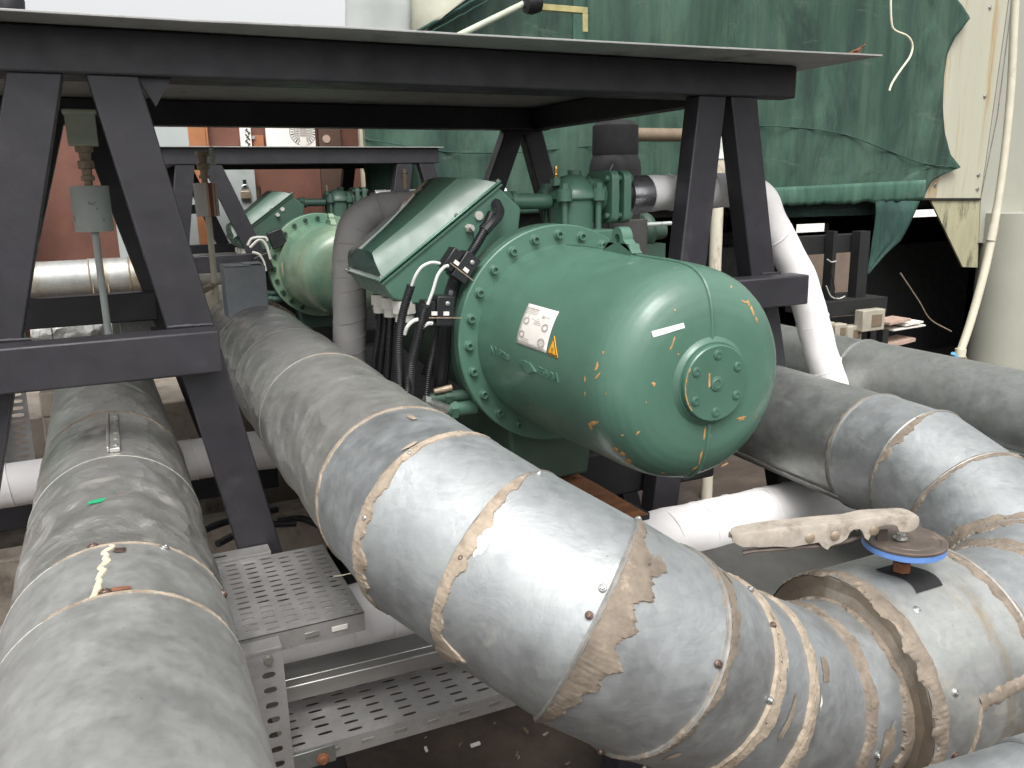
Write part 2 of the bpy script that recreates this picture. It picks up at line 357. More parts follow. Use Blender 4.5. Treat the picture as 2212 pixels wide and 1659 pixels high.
# ---------------------------------------------------------------- sheet-metal jacketed pipes
NTH = 96
class Gore:
    """polyline sweep with mitred joints; th 90 is up"""
    def __init__(s, pts, r, ends=None, lap=.0035, dent=None):
        s.P = [V(p) for p in pts]; s.r = r; s.n = len(pts); s.lap = lap; s.dent = dent or [0]*(s.n-1)
        s.a = [(s.P[i+1]-s.P[i]).normalized() for i in range(s.n-1)]
        s.L = [(s.P[i+1]-s.P[i]).length for i in range(s.n-1)]
        s.m = [s.a[0]]+[(s.a[i-1]+s.a[i]).normalized() for i in range(1, s.n-1)]+[s.a[-1]]
    def fr(s, i): u = s.a[i].cross(V((0, 0, 1))).normalized(); return u, u.cross(s.a[i])
    def edge(s, i, j, th, r):
        """circle point of segment i carried along its axis onto the joint plane j"""
        u, q = s.fr(i); d = u*math.cos(th)+q*math.sin(th); p = s.P[j]+d*r
        return p-s.a[i]*((p-s.P[j]).dot(s.m[j])/s.a[i].dot(s.m[j])), d
    def at(s, i, x, th, off=0):
        """x metres down from joint i (negative: up the previous segment)"""
        k = i
        if (x < 0 and i > 0) or i == s.n-1: k = i-1
        r = s.r+off
        A, d = s.edge(k, i, th, r)
        return A+s.a[k]*x, d
    def disp(s, k, p, t):
        D = s.dent[k]
        if not D: return 0
        n = noise.noise(p*7+V((k, 0, 0)))*.6+noise.noise(V((p.x*16, p.y*26, p.z*16)))*.5+abs(noise.noise(V((p.x*5+p.y*9, p.y*5, p.z*12-p.y*6))))*-.9
        return D*n*min(1, 6*t*(1-t)+.05)
    def mesh(s, mb, k0=0, k1=None, mi=0):
        for k in range(k0, (s.n-1) if k1 is None else k1):
            nu = max(3, int(s.L[k]/(.012 if s.dent[k] else .03)))
            rows = []
            for j in range(nu+1):
                t = j/nu; row = []
                for h in range(NTH):
                    th = 2*PI*h/NTH
                    A, d = s.edge(k, k, th, s.r+s.lap*(1 if k else 0)); B, _ = s.edge(k, k+1, th, s.r)
                    p = A.lerp(B, t); row.append(p+d*s.disp(k, p, t))
                rows.append(row)
            mb.add([p for r_ in rows for p in r_], [(j*NTH+h, j*NTH+(h+1) % NTH, (j+1)*NTH+(h+1) % NTH, (j+1)*NTH+h) for j in range(nu) for h in range(NTH)], mi)
    def bead(s, mb, i, r=.0035, a0=0, a1=360, x=0):
        ths = [R(a0+(a1-a0)*k/72) for k in range(73)]
        mb.tube([s.at(i, x, th, r*.35)[0] for th in ths], r, 6)
    def putty(s, mb, i, a0, a1, w0, w1, seed=0, th_=.004, rag=.5, x0=0, fn=None):
        n = max(12, int((a1-a0)/.7)); W = 7; rows = []
        for k in range(n+1):
            t = k/n; th = R(a0+(a1-a0)*t)
            e = min(1, 8*t, 8*(1-t))
            q0 = w0*(1+rag*noise.noise(V((th*7, seed, 0)))+rag*.25*noise.noise(V((th*24, seed, 5)))+rag*.14*noise.noise(V((th*70, seed, 5))))*e
            q1 = w1*(1+rag*1.3*noise.noise(V((th*6, seed, 9)))+rag*.38*noise.noise(V((th*21, seed, 2)))+rag*.2*noise.noise(V((th*65, seed, 2))))*e
            if fn: q1 *= fn(t)
            row = []
            for j in range(W+1):
                z = j/W; x = x0-q0+(q0+q1)*z
                off = (.0006+s.lap if 0 < j < W else -.002)+th_*math.sin(PI*z)**.6*(.55+.9*abs(noise.noise(V((th*22, z*4+seed, 1)))))
                p, d = s.at(i, x, th, off if 0 < j < W else -.002)
                row.append(p)
            rows.append(row)
        mb.add([p for r_ in rows for p in r_], [(k*(W+1)+j, k*(W+1)+j+1, (k+1)*(W+1)+j+1, (k+1)*(W+1)+j) for k in range(n) for j in range(W)])
    def screw(s, i, x, th, mat, parent, r=.0055, washer=True):
        p, d = s.at(i, x, R(th), s.lap); mb = MB()
        if washer: mb.lathe(p, d, [(-.002, r*1.35), (.0012, r*1.35), (.002, r*1.1)], 16)
        mb.lathe(p, d, [(.001, r), (.0028, r), (.0042, r*.75), (.0044, r*.4), (.003, r*.3)], 12)
        obj('screw', mb, mat, parent)

def rnd_patch(g, i, x, th, w, h, seed, mat, parent, name='sealant_smear'):
    """small irregular smear lying on the jacket (w along the pipe, h around it, metres)"""
    mb = MB(); c, d0 = g.at(i, x, R(th), .004); n = 22; vs = [g.at(i, x, R(th), g.lap+.0028)[0]]
    for k in range(n):
        a = 2*PI*k/n; q = 1+.55*noise.noise(V((math.cos(a)*2, math.sin(a)*2, seed)))+.3*noise.noise(V((math.cos(a)*7, math.sin(a)*7, seed)))
        vs.append(g.at(i, x+math.cos(a)*w/2*q, R(th)+math.sin(a)*h/2*q/g.r, g.lap+.0004)[0])
    mb.add(vs, [(0, k+1, (k+1) % n+1) for k in range(n)]); obj(name, mb, mat, parent)

# --- the big pipe that comes from between the frames and bends to the valve
bigP = [(.452, 4.1, .918), (.452, 3.10, .918), (.452, 2.57, .918), (.452, 2.11, .918), (.458, 1.49, .918), (.464, 1.290, .922),
        (.525, 1.176, .884), (.607, 1.036, .838), (.692, 1.008, .780), (.810, 1.036, .690), (.893, 1.026, .633), (1.052, 1.040, .552), (1.172, 1.039, .541)]
bigG = Gore(bigP, .17, dent=[0, .0015, .003, .009, .002, 0, 0, 0, 0, 0, 0, 0])
big = thing('insulated_pipe', 'big silver metal jacketed pipe with beige sealed joints bending across the middle foreground', 'pipe', (.452, 2.2, .6))
m1 = MB(); bigG.mesh(m1, 0, 4)
obj('jacket', m1, G['galv_far'], big)['label'] = 'dented straight length of the jacket'
m2 = MB(); bigG.mesh(m2, 4); obj('jacket', m2, G['galv'], big)['label'] = 'smooth segmented bend of the jacket'
for i in range(1, 13):
    b = MB(); bigG.bead(b, i, .0042); obj('seam', b, G['seam'], big)
_pt = [(3, 60, 165, .003, .004, 'putty', .001), (2, 120, 165, .002, .003, 'putty', .001), (4, -40, 125, .004, .012, 'putty', .002), (5, -60, 120, .008, .018, 'putty', .003), (6, -55, 95, .006, .032, 'putty', .003),
       (7, -64, 105, .005, .042, 'putty_d', .0025), (8, -66, 105, .006, .028, 'putty_d', .0025), (9, -74, 110, .010, .020, 'putty', .0025),
       (10, -78, 120, .010, .016, 'putty', .003), (11, -74, 130, .012, .018, 'putty_d', .003), (12, -70, 170, .026, .004, 'putty_d', .003)]
for i, a0, a1, w0, w1, mt, tk in _pt:
    b = MB()
    fn = None
    gs = lambda t, c, k: math.exp(-((t-c)*k)**2)
    if i == 6: fn = lambda t: .55+1.2*gs(t, .17, 9)+.5*gs(t, .62, 8)
    if i == 5: fn = lambda t: .6+1.0*gs(t, .35, 4)
    if i == 7: fn = lambda t: .35+1.2*gs(t, .42, 5)+.9*gs(t, .66, 9)
    if i == 8: fn = lambda t: .5+.9*gs(t, .62, 5)
    if i == 10: fn = lambda t: .7+1.2*gs(t, .25, 6)
    bigG.putty(b, i, a0, a1, w0, w1, i*3.7, tk, .40, fn=fn)
    obj('sealant', b, G[mt], big)
for i, x, th in ((5, .004, 62), (6, .008, 100), (7, -.012, 52), (7, -.012, 38), (7, .0, 96), (8, -.01, 28), (9, -.004, 45), (9, -.008, 5), (11, .03, -4), (9, -.01, 70), (6, .012, 30), (8, -.01, -62), (5, .01, 20)):
    bigG.screw(i, x, th, G['screw' if (i+int(th)) % 3 == 0 else 'zinc'], big, .0044)
for k, (i, x, th, w_, h_, mt) in enumerate(((8, .05, 66, .018, .03, 'putty_d'), (9, .02, 40, .006, .03, 'seam'), (9, .045, 12, .012, .07, 'putty_d'), (10, .035, 38, .02, .045, 'putty_d'),
                                (11, .05, 0, .03, .08, 'putty_d'), (7, .05, 58, .03, .04, 'putty_d'), (8, .04, -45, .02, .035, 'putty'), (4, .08, 88, .04, .012, 'putty'), (10, .02, 20, .005, .025, 'seam'), (5, -.02, 70, .012, .03, 'putty'))):
    rnd_patch(bigG, i, x, th, w_, h_, k*1.7, G[mt], big)

rnd_patch(bigG, 6, .028, 47, .022, .07, 21.3, G['white'], big)

# --- drum of the valve
DX0, DX1, DC = 1.172, 1.455, V((0, 1.038, .55))
drum = thing('valve_housing', 'wide metal drum around the valve, under the lever, at the end of the big pipe', 'valve', (1.3, 1.038, .3))
drG = Gore([(DX0, 1.038, .55), (DX0+.03, 1.038, .55), (DX1, 1.038, .55)], .213, lap=0)
b = MB(); drG.mesh(b); obj('drum_jacket', b, G['drum'], drum)
b = MB(); b.lathe((DX0-.003, 1.038, .55), (1, 0, 0), [(0, .165), (.006, .19), (.002, .214), (.008, .2165), (.02, .2165)], 14); obj('collar', b, G['collar'], drum, smooth=20)
b = MB(); drG.putty(b, 1, -80, 170, .034, .006, 4.4, .004, .5, x0=.0); obj('sealant', b, G['putty_d'], drum)
b = MB(); drG.bead(b, 2, .005); obj('seam', b, G['seam'], drum)
b = MB(); drG.putty(b, 2, -40, 150, .02, .012, 8.4, .005, .6); obj('sealant', b, G['putty_d'], drum)
b = MB(); drG.putty(b, 2, 4, 34, .14, .0, 2.4, .004, .5, fn=None); 
for k, (x, th) in enumerate(((.03, 22), (.03, -10), (.04, 62), (.27, 36), (.26, 70))): drG.screw(1, x, th, G['screw' if k % 2 else 'zinc'], drum, .0058)
b = MB(); b.grid(5, 12, lambda u, v: drG.at(1, .070+.07*u+.010*math.sin(v*5), R(70+24*v), .0012)[0]); obj('stem_opening', b, G['tower_dark'], drum)
# horizontal bead of filler round a cut-out
def arcpatch(x0, x1, t0, t1, seed):
    mb = MB(); n = 26; W = 5; vs = []
    for k in range(n+1):
        t = k/n; x = x0+(x1-x0)*t; th = t0+(t1-t0)*t
        for j in range(W+1):
            z = j/W-.5; ww = .03*(1+.6*noise.noise(V((t*9, seed, 0)))+.4*noise.noise(V((t*30, seed, 2))))
            vs.append(drG.at(1, x, R(th)+z*ww/.213, .0004+.005*math.cos(PI*z*.98)*(.6+abs(noise.noise(V((t*20, z*5, seed))))) if 0 < j < W else -.001)[0])
    mb.add(vs, [(k*(W+1)+j, k*(W+1)+j+1, (k+1)*(W+1)+j+1, (k+1)*(W+1)+j) for k in range(n) for j in range(W)]); return mb
obj('sealant', arcpatch(.085, .27, 12, 16, 1), G['putty_d'], drum)
obj('sealant', arcpatch(.07, .085, -18, 10, 4), G['putty'], drum)

# --- butterfly valve handle
hd = thing('valve_lever', 'chalky beige notched valve lever over a blue round lock plate', 'valve handle', (1.3, 1.02, .77))
b = MB(); b.cyl((1.3, 1.025, .74), (1.3, 1.025, .82), .011, 16); b.cyl((1.3, 1.025, .765), (1.3, 1.025, .785), .017, 6); obj('stem', b, G['rust'], hd)
b = MB(); b.lathe((1.3, 1.025, .812), (0, 0, 1), [(0, .05), (.001, .072), (.003, .0745), (.014, .0745), (.0145, .06)], 48); obj('blue_flange', b, G['blue'], hd)
b = MB(); b.lathe((1.3, 1.025, .8272), (0, 0, 1), [(0, .05), (.0, .0755), (.004, .076), (.0055, .073), (.0055, .064), (.0045, .063), (.0045, .055), (.0055, .054), (.0055, .02)], 48); obj('lock_plate', b, G['disc'], hd, smooth=25)
pb = at(1945, 1163, Z=.836)
b = MB(); b.lathe(pb, (0, 0, 1), [(0, .013), (.0015, .013)], 20); b.lathe(pb+V((0, 0, .0015)), (0, 0, 1), [(0, .0095), (.007, .0095), (.0085, .0075)], 6); obj('bolt', b, G['zinc'], hd)
pa, pe = at(1578, 1160, Z=.862), at(1975, 1125, Z=.872)
ax = (pe-pa); Lh = ax.length; ax.normalize(); sd_ = V((ax.y, -ax.x, 0)).normalized()
if sd_.y > 0: sd_ = -sd_
# profile seen from the side: smooth top, notched lower edge
low = [(0, -.004), (.05, -.012), (.22, -.014), (.30, -.018), (.40, -.015), (.45, -.014), (.475, -.024), (.50, -.028), (.52, -.021), (.57, -.018), (.60, -.012), (.61, -.002), (.63, .003), (.67, .003), (.69, -.006), (.705, -.018), (.72, -.018), (.735, -.006), (.76, .003), (.80, .007), (.86, .006), (.885, -.008), (.93, -.010), (.97, -.008), (1, -.002)]
def hz(t): return .015+.005*math.sin(PI*min(1, t*1.0))+(.006 if t > .72 else .006*max(0, (t-.62)/.1))
low = [(a_, z_*1.15) for a_, z_ in low]; b = MB(); hw = .022
def Hp(t, y, z): return pa+ax*(Lh*t)+sd_*y+V((0, 0, z))
N = 60; prof = []
def lowz(t):
    for (a_, z0), (b_, z1) in zip(low, low[1:]):
        if a_ <= t <= b_: return z0+(z1-z0)*(t-a_)/(b_-a_)
    return low[-1][1]
vs = []; sec = 8
for k in range(N+1):
    t = k/N; e = math.sin(PI/2*min(1, t*14, (1-t)*12+.08))**.5; wv = hw*(.55+.45*e)*(1 if t > .12 else .86)
    zt = hz(t)*(.5+.5*e); zl = lowz(t)
    vs += [Hp(t, wv, zl), Hp(t, wv, zt-.006), Hp(t, wv*.82, zt-.001), Hp(t, 0, zt), Hp(t, -wv*.82, zt-.001), Hp(t, -wv, zt-.006), Hp(t, -wv, zl), Hp(t, -wv*.8, zl+.0), Hp(t, -wv*.8, zt-.008), Hp(t, wv*.8, zt-.008), Hp(t, wv*.8, zl)]
sec = 11
b.add(vs, [(k*sec+j, k*sec+(j+1) % sec, (k+1)*sec+(j+1) % sec, (k+1)*sec+j) for k in range(N) for j in range(sec)]+[tuple(range(sec)), tuple(reversed(range(N*sec, N*sec+sec)))])
obj('lever', b, G['handle'], hd, smooth=40)
for t in (.40, .535, .745):
    b = MB(); b.lathe(Hp(t, hw-.002, -.006 if t < .7 else -.002), sd_, [(0, .0095), (.003, .0095), (.005, .006)], 14); obj('rivet', b, G['bronze'], hd)
b = MB(); b.lathe(Hp(.255, -.002, .0135), (0, 0, 1), [(0, .006), (.0008, .006)], 14); obj('pin_hole', b, G['rubber'], hd)
b = MB(); b.tube([Hp(.06, .008, -.03), Hp(.12, .012, -.026), Hp(.3, .014, -.026), Hp(.5, .012, -.028), Hp(.62, .01, -.024), Hp(.70, .0, -.022)], .0045, 8); obj('trigger', b, G['disc'], hd)
b = MB(); b.obox(at(1905, 1155, Z=.842), sd_*.004, ax*.02, (0, 0, .02)); obj('stop_lug', b, G['disc'], hd)

# --- right-hand leg of the loop
rP = [(1.95, 3.6, .73), (1.95, 2.5, .73), (1.934, 1.651, .725), (1.92, 1.485, .725), (1.915, 1.33, .675), (1.84, 1.12, .585), (1.70, 1.045, .55), (1.455, 1.038, .55)]
rG = Gore(rP, .17)
rp = thing('insulated_pipe', 'silver jacketed pipe right of the green compressor, bending down to the lever valve', 'pipe', (1.95, 2.0, .5))
b = MB(); rG.mesh(b, 0, 2); obj('jacket', b, G['galv_r'], rp)['label'] = 'long straight grey length'
b = MB(); rG.mesh(b, 2); obj('jacket', b, G['galv'], rp)['label'] = 'brighter segmented elbow'
for i in (1, 2, 3, 4, 5, 6):
    b = MB(); rG.bead(b, i, .005); obj('seam', b, G['galv_r'] if i < 4 else G['seam'], rp)
for i, w0, w1 in ((2, .012, .002), (3, .004, .014), (4, .006, .012), (5, .03, .03), (6, .03, .03)):
    b = MB(); rG.putty(b, i, -60, 150, w0, w1, i*2.1, .002, .5, fn=(lambda t: .4+2.2*max(0, 1-abs(t-.5)*5)) if i == 3 else None); obj('sealant', b, G['putty_d'], rp)
b = MB(); rG_ = [rG.at(1, x, R(-38), .003)[0] for x in [k*.02 for k in range(0, 44)]]; b.tube(rG_, .006, 6); obj('long_seam', b, G['seam'], rp)

# --- second pipe behind
qG = Gore([(2.44, 4.6, .775), (2.44, 2.165, .775), (2.44, .9, .775)], .15)
qp = thing('insulated_pipe', 'dull grey jacketed pipe farthest right, behind the white pipe', 'pipe', (2.44, 2.0, .6))
b = MB(); qG.mesh(b); obj('jacket', b, G['galv_r'], qp)
b = MB(); qG.bead(b, 1, .006); obj('seam', b, G['galv_r'], qp)
b = MB(); b.obox((2.44-.155, 2.6, .72), (.02, 0, 0), (0, 3.4, 0), (0, 0, .012)); obj('lock_seam', b, G['galv_r'], qp)
for y in (1.72, 2.05, 1.45):
    b = MB(); b.lathe((2.285-.01, y, .722), (-1, 0, .3), [(0, .006), (.003, .006), (.004, .003)], 10); obj('screw', b, G['zinc'], qp)

# --- left pipe under the frame
lG = Gore([(-.10, 3.75, .77), (-.07, 2.36, .77), (-.066, 1.93, .772), (-.066, 1.405, .776), (-.066, 1.215, .776), (-.066, -.3, .776)], .172, dent=[.001, .008, .014, 0, 0], lap=.004)
lp = thing('insulated_pipe', 'dented silver jacketed pipe at left foreground passing beneath the black frame', 'pipe', (-.066, 2, .6))
b = MB(); lG.mesh(b, 0, 3); obj('jacket', b, G['galv_l'], lp)['label'] = 'crumpled grimy far length'
b = MB(); lG.mesh(b, 3); obj('jacket', b, G['near'], lp)['label'] = 'smooth pale near length'
for i in (1, 2, 3, 4):
    b = MB(); lG.bead(b, i, .0035); obj('seam', b, G['plastic'] if i > 1 else G['seam'], lp)
for i, w0, w1, mt in ((1, .004, .012, 'putty_d'), (3, .003, .004, 'putty'), (4, .006, .003, 'putty')):
    b = MB(); lG.putty(b, i, 62 if i > 1 else 40, 150, w0, w1, i*5.3, .002, .8); obj('sealant', b, G[mt], lp)
b = MB()
_cr = [lG.at(3, .19*k/30, R(91-7*k/30+4*noise.noise(V((k*.35, 0, 0)))), .001)[0] for k in range(31)]
b.tube(_cr, [.0045+.0035*abs(noise.noise(V((k*.5, 2, 0)))) for k in range(31)], 8); obj('sealant', b, plain('cream_sealant', (.60, .53, .38), .75, 0, .15, 40, .6, 90), lp)
for i, x, th, mt in ((3, -.008, 83, 'screw'), (3, .004, 118, 'zinc'), (3, .02, 160, 'screw'), (4, -.012, 89, 'screw'), (4, -.006, 33, 'screw'), (3, .1, 20, 'zinc')):
    lG.screw(i, x, th, G[mt], lp, .0065)
b = MB(); b.obox((-.052, 2.145, .9475), (.022, 0, 0), (0, .34, 0), (0, 0, .010)); b.obox((-.066, 2.145, .951), (.006, 0, 0), (0, .34, 0), (0, 0, .012)); obj('lock_seam', b, G['galv_l'], lp, bev=.002)
for k in range(6):
    b = MB(); b.lathe((-.050, 2.0+k*.055, .952), (0, 0, 1), [(0, .006), (.002, .006), (.004, .003)], 10); obj('rivet', b, G['zinc'], lp)
rnd_patch(lG, 2, .29, 84, .022, .03, 3.1, plain('green_paint_spot', (.02, .30, .14), .6), lp, 'paint_spot')
rnd_patch(lG, 2, .25, 93, .006, .008, 5.1, G['net2'], lp, 'paint_spot')
rnd_patch(lG, 3, .03, 96, .02, .02, 7.1, G['screw'], lp, 'rust_spot')
rnd_patch(lG, 3, .175, 94, .012, .04, 9.1, G['rust'], lp, 'rust_spot')
# far stub at left behind the frame
fG = Gore([(-1.2, 5.45, 1.03), (-.15, 5.45, 1.03), (.06, 5.45, 1.03), (.9, 5.45, 1.03)], .105)
fp = thing('insulated_pipe', 'pale metal jacketed pipe running across behind the left frame legs, before the brown wall', 'pipe', (-.2, 5.45, .9))
b = MB(); fG.mesh(b); obj('jacket', b, G['drum'], fp)
for i in (1, 2):
    b = MB(); fG.bead(b, i, .005); obj('seam', b, G['putty_d'], fp)
for x in (-.14, -.06):
    b = MB(); b.tube([(x, 5.35, 1.00-.06*k/5) for k in range(6)], .004, 6); obj('clip', b, G['putty'], fp)

# ---------------------------------------------------------------- black support frames
def leg(mb, xa, za, xb, zb, y0, y1, w_):
    mb.hexa([(xb-w_/2, y0, zb), (xb+w_/2, y0, zb), (xb+w_/2, y1, zb), (xb-w_/2, y1, zb), (xa-w_/2, y0, za), (xa+w_/2, y0, za), (xa+w_/2, y1, za), (xa-w_/2, y1, za)])
def weld(p0, p1, parent):
    mb = MB(); n = 12
    mb.tube([V(p0).lerp(V(p1), k/n)+V((0, 0, .002*noise.noise(V((k*1.3, 0, 0))))) for k in range(n+1)], [.004+.003*abs(noise.noise(V((k*.9, 4, 0)))) for k in range(n+1)], 6)
    obj('weld_bead', mb, G['black'], parent)
fr = thing('support_trestle', 'tall black steel table frame with A shaped legs straddling the near green compressor', 'steel frame', (.6, 2.9, 0))
B = G['black']; zt, zb_ = 1.847, 1.752
for (a, c) in (((-.95, 2.1, zb_), (1.98, 2.17, zt)), ((-.95, 3.58, zb_), (1.895, 3.66, zt)), ((1.80, 2.172, zb_+.001), (1.878, 3.578, zt-.001)), ((-.95, 2.172, zb_+.001), (-.87, 3.578, zt-.001))):
    b = MB(); b.box(a, c); obj('beam', b, B, fr, bev=.005)
# flange lip under front beam
b = MB(); b.box((-.95, 2.172, zb_+.002), (1.798, 2.26, zb_+.012)); obj('beam_flange', b, B, fr)
LEGS = [(.038, .184), (-.111, -.27)]
for xt, s_ in LEGS:
    b = MB(); leg(b, xt, zb_, xt+s_*(zb_-GZ), GZ, 2.105, 2.175, .105); obj('leg', b, B, fr, bev=.004)
for xt, s_ in ((1.663, -.105), (1.781, .2)):
    b = MB(); leg(b, xt, zb_, xt+s_*(zb_-1.19 if s_ > 0 else zb_-GZ), 1.19 if s_ > 0 else GZ, 2.105, 2.175, .1); obj('leg', b, B, fr, bev=.004)
b = MB(); leg(b, 1.885, 1.19, 1.885+.25*(1.19-GZ), GZ, 2.107, 2.177, .11); obj('leg', b, B, fr, bev=.004)
for xt, s_, w_ in ((-.205, -.32, .17), (.012, .24, .17), (1.72, -.42, .1), (1.805, .3, .1)):
    b = MB(); leg(b, xt, zb_, xt+s_*(zb_-GZ), GZ, 3.585, 3.655, w_); obj('leg', b, B, fr, bev=.004)
for a, c in (((-.5, 2.02, 1.088), (.196, 2.103, 1.188)), ((1.70, 2.02, 1.112), (2.006, 2.103, 1.207)), ((-.36, 3.5, 1.02), (.12, 3.583, 1.13)), ((-.7, 3.50, .26), (.52, 3.583, .40)), ((-.7, 2.18, .12), (.42, 2.25, .24))):
    b = MB(); b.box(a, c); obj('cross_bar', b, B, fr, bev=.005)
b = MB(); leg(b, .10, 1.0, .32, .4, 3.45, 3.47, .03); obj('brace', b, B, fr)
b = MB(); b.prism([(.085, 2.12, 1.754), (.16, 2.12, 1.754), (.12, 2.12, 1.69)], (0, .02, 0)); obj('gusset_plate', b, B, fr)
weld((.09, 2.104, 1.192), (.19, 2.104, 1.190), fr); weld((-.27, 2.104, 1.192), (-.19, 2.104, 1.190), fr); weld((1.88, 2.104, 1.209), (1.96, 2.104, 1.209), fr)
# the sheet on top
b = MB(); ed = [(-1.0, 2.0), (.2, 1.985), (.53, 1.955), (.82, 1.95), (1.47, 1.92), (2.09, 1.875), (2.07, 3.75), (-1.0, 3.75)]
b.prism([(x, y, 1.8495) for x, y in ed], (0, 0, .005))
pl = tag(obj('steel_sheet', b, G['plate_top'], bev=.001), 'thin grey steel sheet lying on top of the near black frame', 'sheet metal')
pc = at(18, 10, Y=2.35)
b = MB(); b.lathe((pc.x, 2.35, 1.855), (0, 0, 1), [(0, .045), (.03, .05), (.05, .032), (.08, .035), (.12, .02)], 14); b.box((pc.x-.07, 2.33, 1.856), (pc.x-.02, 2.38, 1.9))
tag(obj('clamp', b, G['rubber'], bev=.004), 'dark metal clamp sitting on the sheet at the top left corner', 'clamp')
b = MB()
for k in range(5):
    a = k*1.2; b.tube([(1.99+.01*k, 1.91, 1.856), (2.01+.012*k, 1.91+.004*k, 1.866+.003*k), (2.03+.006*k, 1.91, 1.87+.004*k)], .0022, 5)
b.box((1.98, 1.90, 1.8555), (2.03, 1.92, 1.859))
tag(obj('dry_twig', b, G['rust']), 'bit of reddish debris at the right tip of the steel sheet', 'debris')

f2 = thing('support_trestle', 'lower black steel frame farther back, over the rear compressor', 'steel frame', (1.1, 5.6, 0))
for a, c in (((.28, 5.03, 1.65), (1.88, 5.10, 1.74)), ((.25, 6.2, 1.65), (1.9, 6.27, 1.74)), ((.282, 5.102, 1.652), (.36, 6.198, 1.738)), ((1.77, 5.102, 1.652), (1.85, 6.198, 1.738))):
    b = MB(); b.box(a, c); obj('beam', b, B, f2, bev=.004)
for xt, s_, y in ((.40, -.18, 5.035), (.54, .42, 5.035), (1.66, -.2, 5.035), (1.80, .3, 5.035), (.42, -.28, 6.2), (.5, .4, 6.2), (1.62, -.2, 6.2), (1.78, .3, 6.2)):
    b = MB(); leg(b, xt, 1.65, xt+s_*1.95, GZ, y, y+.065, .085 if y > 6 else .1); obj('leg', b, B, f2, bev=.003)
for a, c in (((.16, 4.96, 1.06), (.80, 5.033, 1.155)), ((.22, 6.12, 1.06), (.8, 6.198, 1.15)), ((.26, 6.12, 1.36), (.64, 6.198, 1.42)), ((1.6, 4.96, 1.06), (2.1, 5.033, 1.155))):
    b = MB(); b.box(a, c); obj('cross_bar', b, B, f2, bev=.004)
b = MB(); b.box((.24, 5.0, 1.7415), (1.90, 6.3, 1.746)); tag(obj('steel_sheet', b, G['plate_top']), 'thin sheet on top of the lower rear frame', 'sheet metal')

# ---------------------------------------------------------------- compressor
CXc, CZc = 1.083, 1.099
def text_mesh(body, size):
    cu = bpy.data.curves.new('t', 'FONT'); cu.body = body; cu.size = size; cu.resolution_u = 2
    o = bpy.data.objects.new('t', cu); me = bpy.data.meshes.new_from_object(o)
    vs = [tuple(v.co) for v in me.vertices]; fs = [tuple(p.vertices) for p in me.polygons]
    bpy.data.objects.remove(o); bpy.data.curves.remove(cu); bpy.data.meshes.remove(me)
    return vs, fs
prof = [(2.002, .247), (1.93, .2485), (1.85, .249), (1.78, .248), (1.72, .2455), (1.66, .2425), (1.60, .2400), (1.55, .2388), (1.50, .2380), (1.46, .2358), (1.435, .2325), (1.415, .2275), (1.398, .2195), (1.383, .2085), (1.370, .193), (1.360, .174), (1.353, .152), (1.3485, .12), (1.347, .03)]
prof2 = [(prof[i][0]+(prof[i+1][0]-prof[i][0])*k/3, prof[i][1]+(prof[i+1][1]-prof[i][1])*k/3) for i in range(len(prof)-1) for k in range(3)]+[prof[-1]]
def brad(y):
    for (a, r0), (c, r1) in zip(prof, prof[1:]):
        if c <= y <= a: return r0+(r1-r0)*(a-y)/(a-c)
    return .25 if y > 2 else 0
def bsurf(y, th, off=0):
    r = brad(y); dr = (brad(y-.004)-brad(y+.004))/.008       # slope of the shell
    d = V((math.cos(th), 0, math.sin(th))); nrm = (d+V((0, dr, 0))).normalized() if abs(dr) < 20 else V((0, -1, 0))
    return V((CXc, y, CZc))+d*r+nrm*off
def onbody(px, py, off=0):
    """where the sight line through a photo pixel meets the shell"""
    o = V((0, 0, EYE)); r = ray(px, py); t = 1.0
    for k in range(600):
        p = o+r*t; d = math.hypot(p.x-CXc, p.z-CZc)
        if 1.347 < p.y < 2.0 and d <= brad(p.y): break
        t += .0025
    lo, hi = t-.0025, t
    for k in range(14):
        md = (lo+hi)/2; p = o+r*md
        if p.y > 1.347 and math.hypot(p.x-CXc, p.z-CZc) <= brad(p.y): hi = md
        else: lo = md
    p = o+r*hi
    n = V((p.x-CXc, 0, p.z-CZc)).normalized(); dr = (brad(min(2, p.y-.004))-brad(p.y+.004))/.008
    nrm = (n+V((0, dr, 0))).normalized()
    return p+nrm*off, nrm
comp = thing('compressor', 'near green screw compressor with a rounded domed end, white label and warning triangle', 'compressor', (CXc, 2.1, .75), 'green screw compressors on the chillers')
b = MB(); b.lathe((CXc, 0, CZc), (0, 1, 0), prof2, 96)
obj('body', b, G['green'], comp, smooth=60)
# casting ridge in the vertical mid plane (top, front, bottom)
b = MB()
pts = [V((CXc, y, CZc))+V((0, 0, r+.001)) for y, r in prof2 if r > .075]
b.tube([p+V((0, 0, 0)) for p in pts[2:]], .0042, 8)
pts = [V((CXc, y, CZc))-V((0, 0, r+.001)) for y, r in prof2 if r > .075]
b.tube(pts[8:], .0042, 8)
obj('casting_ridge', b, G['green'], comp)
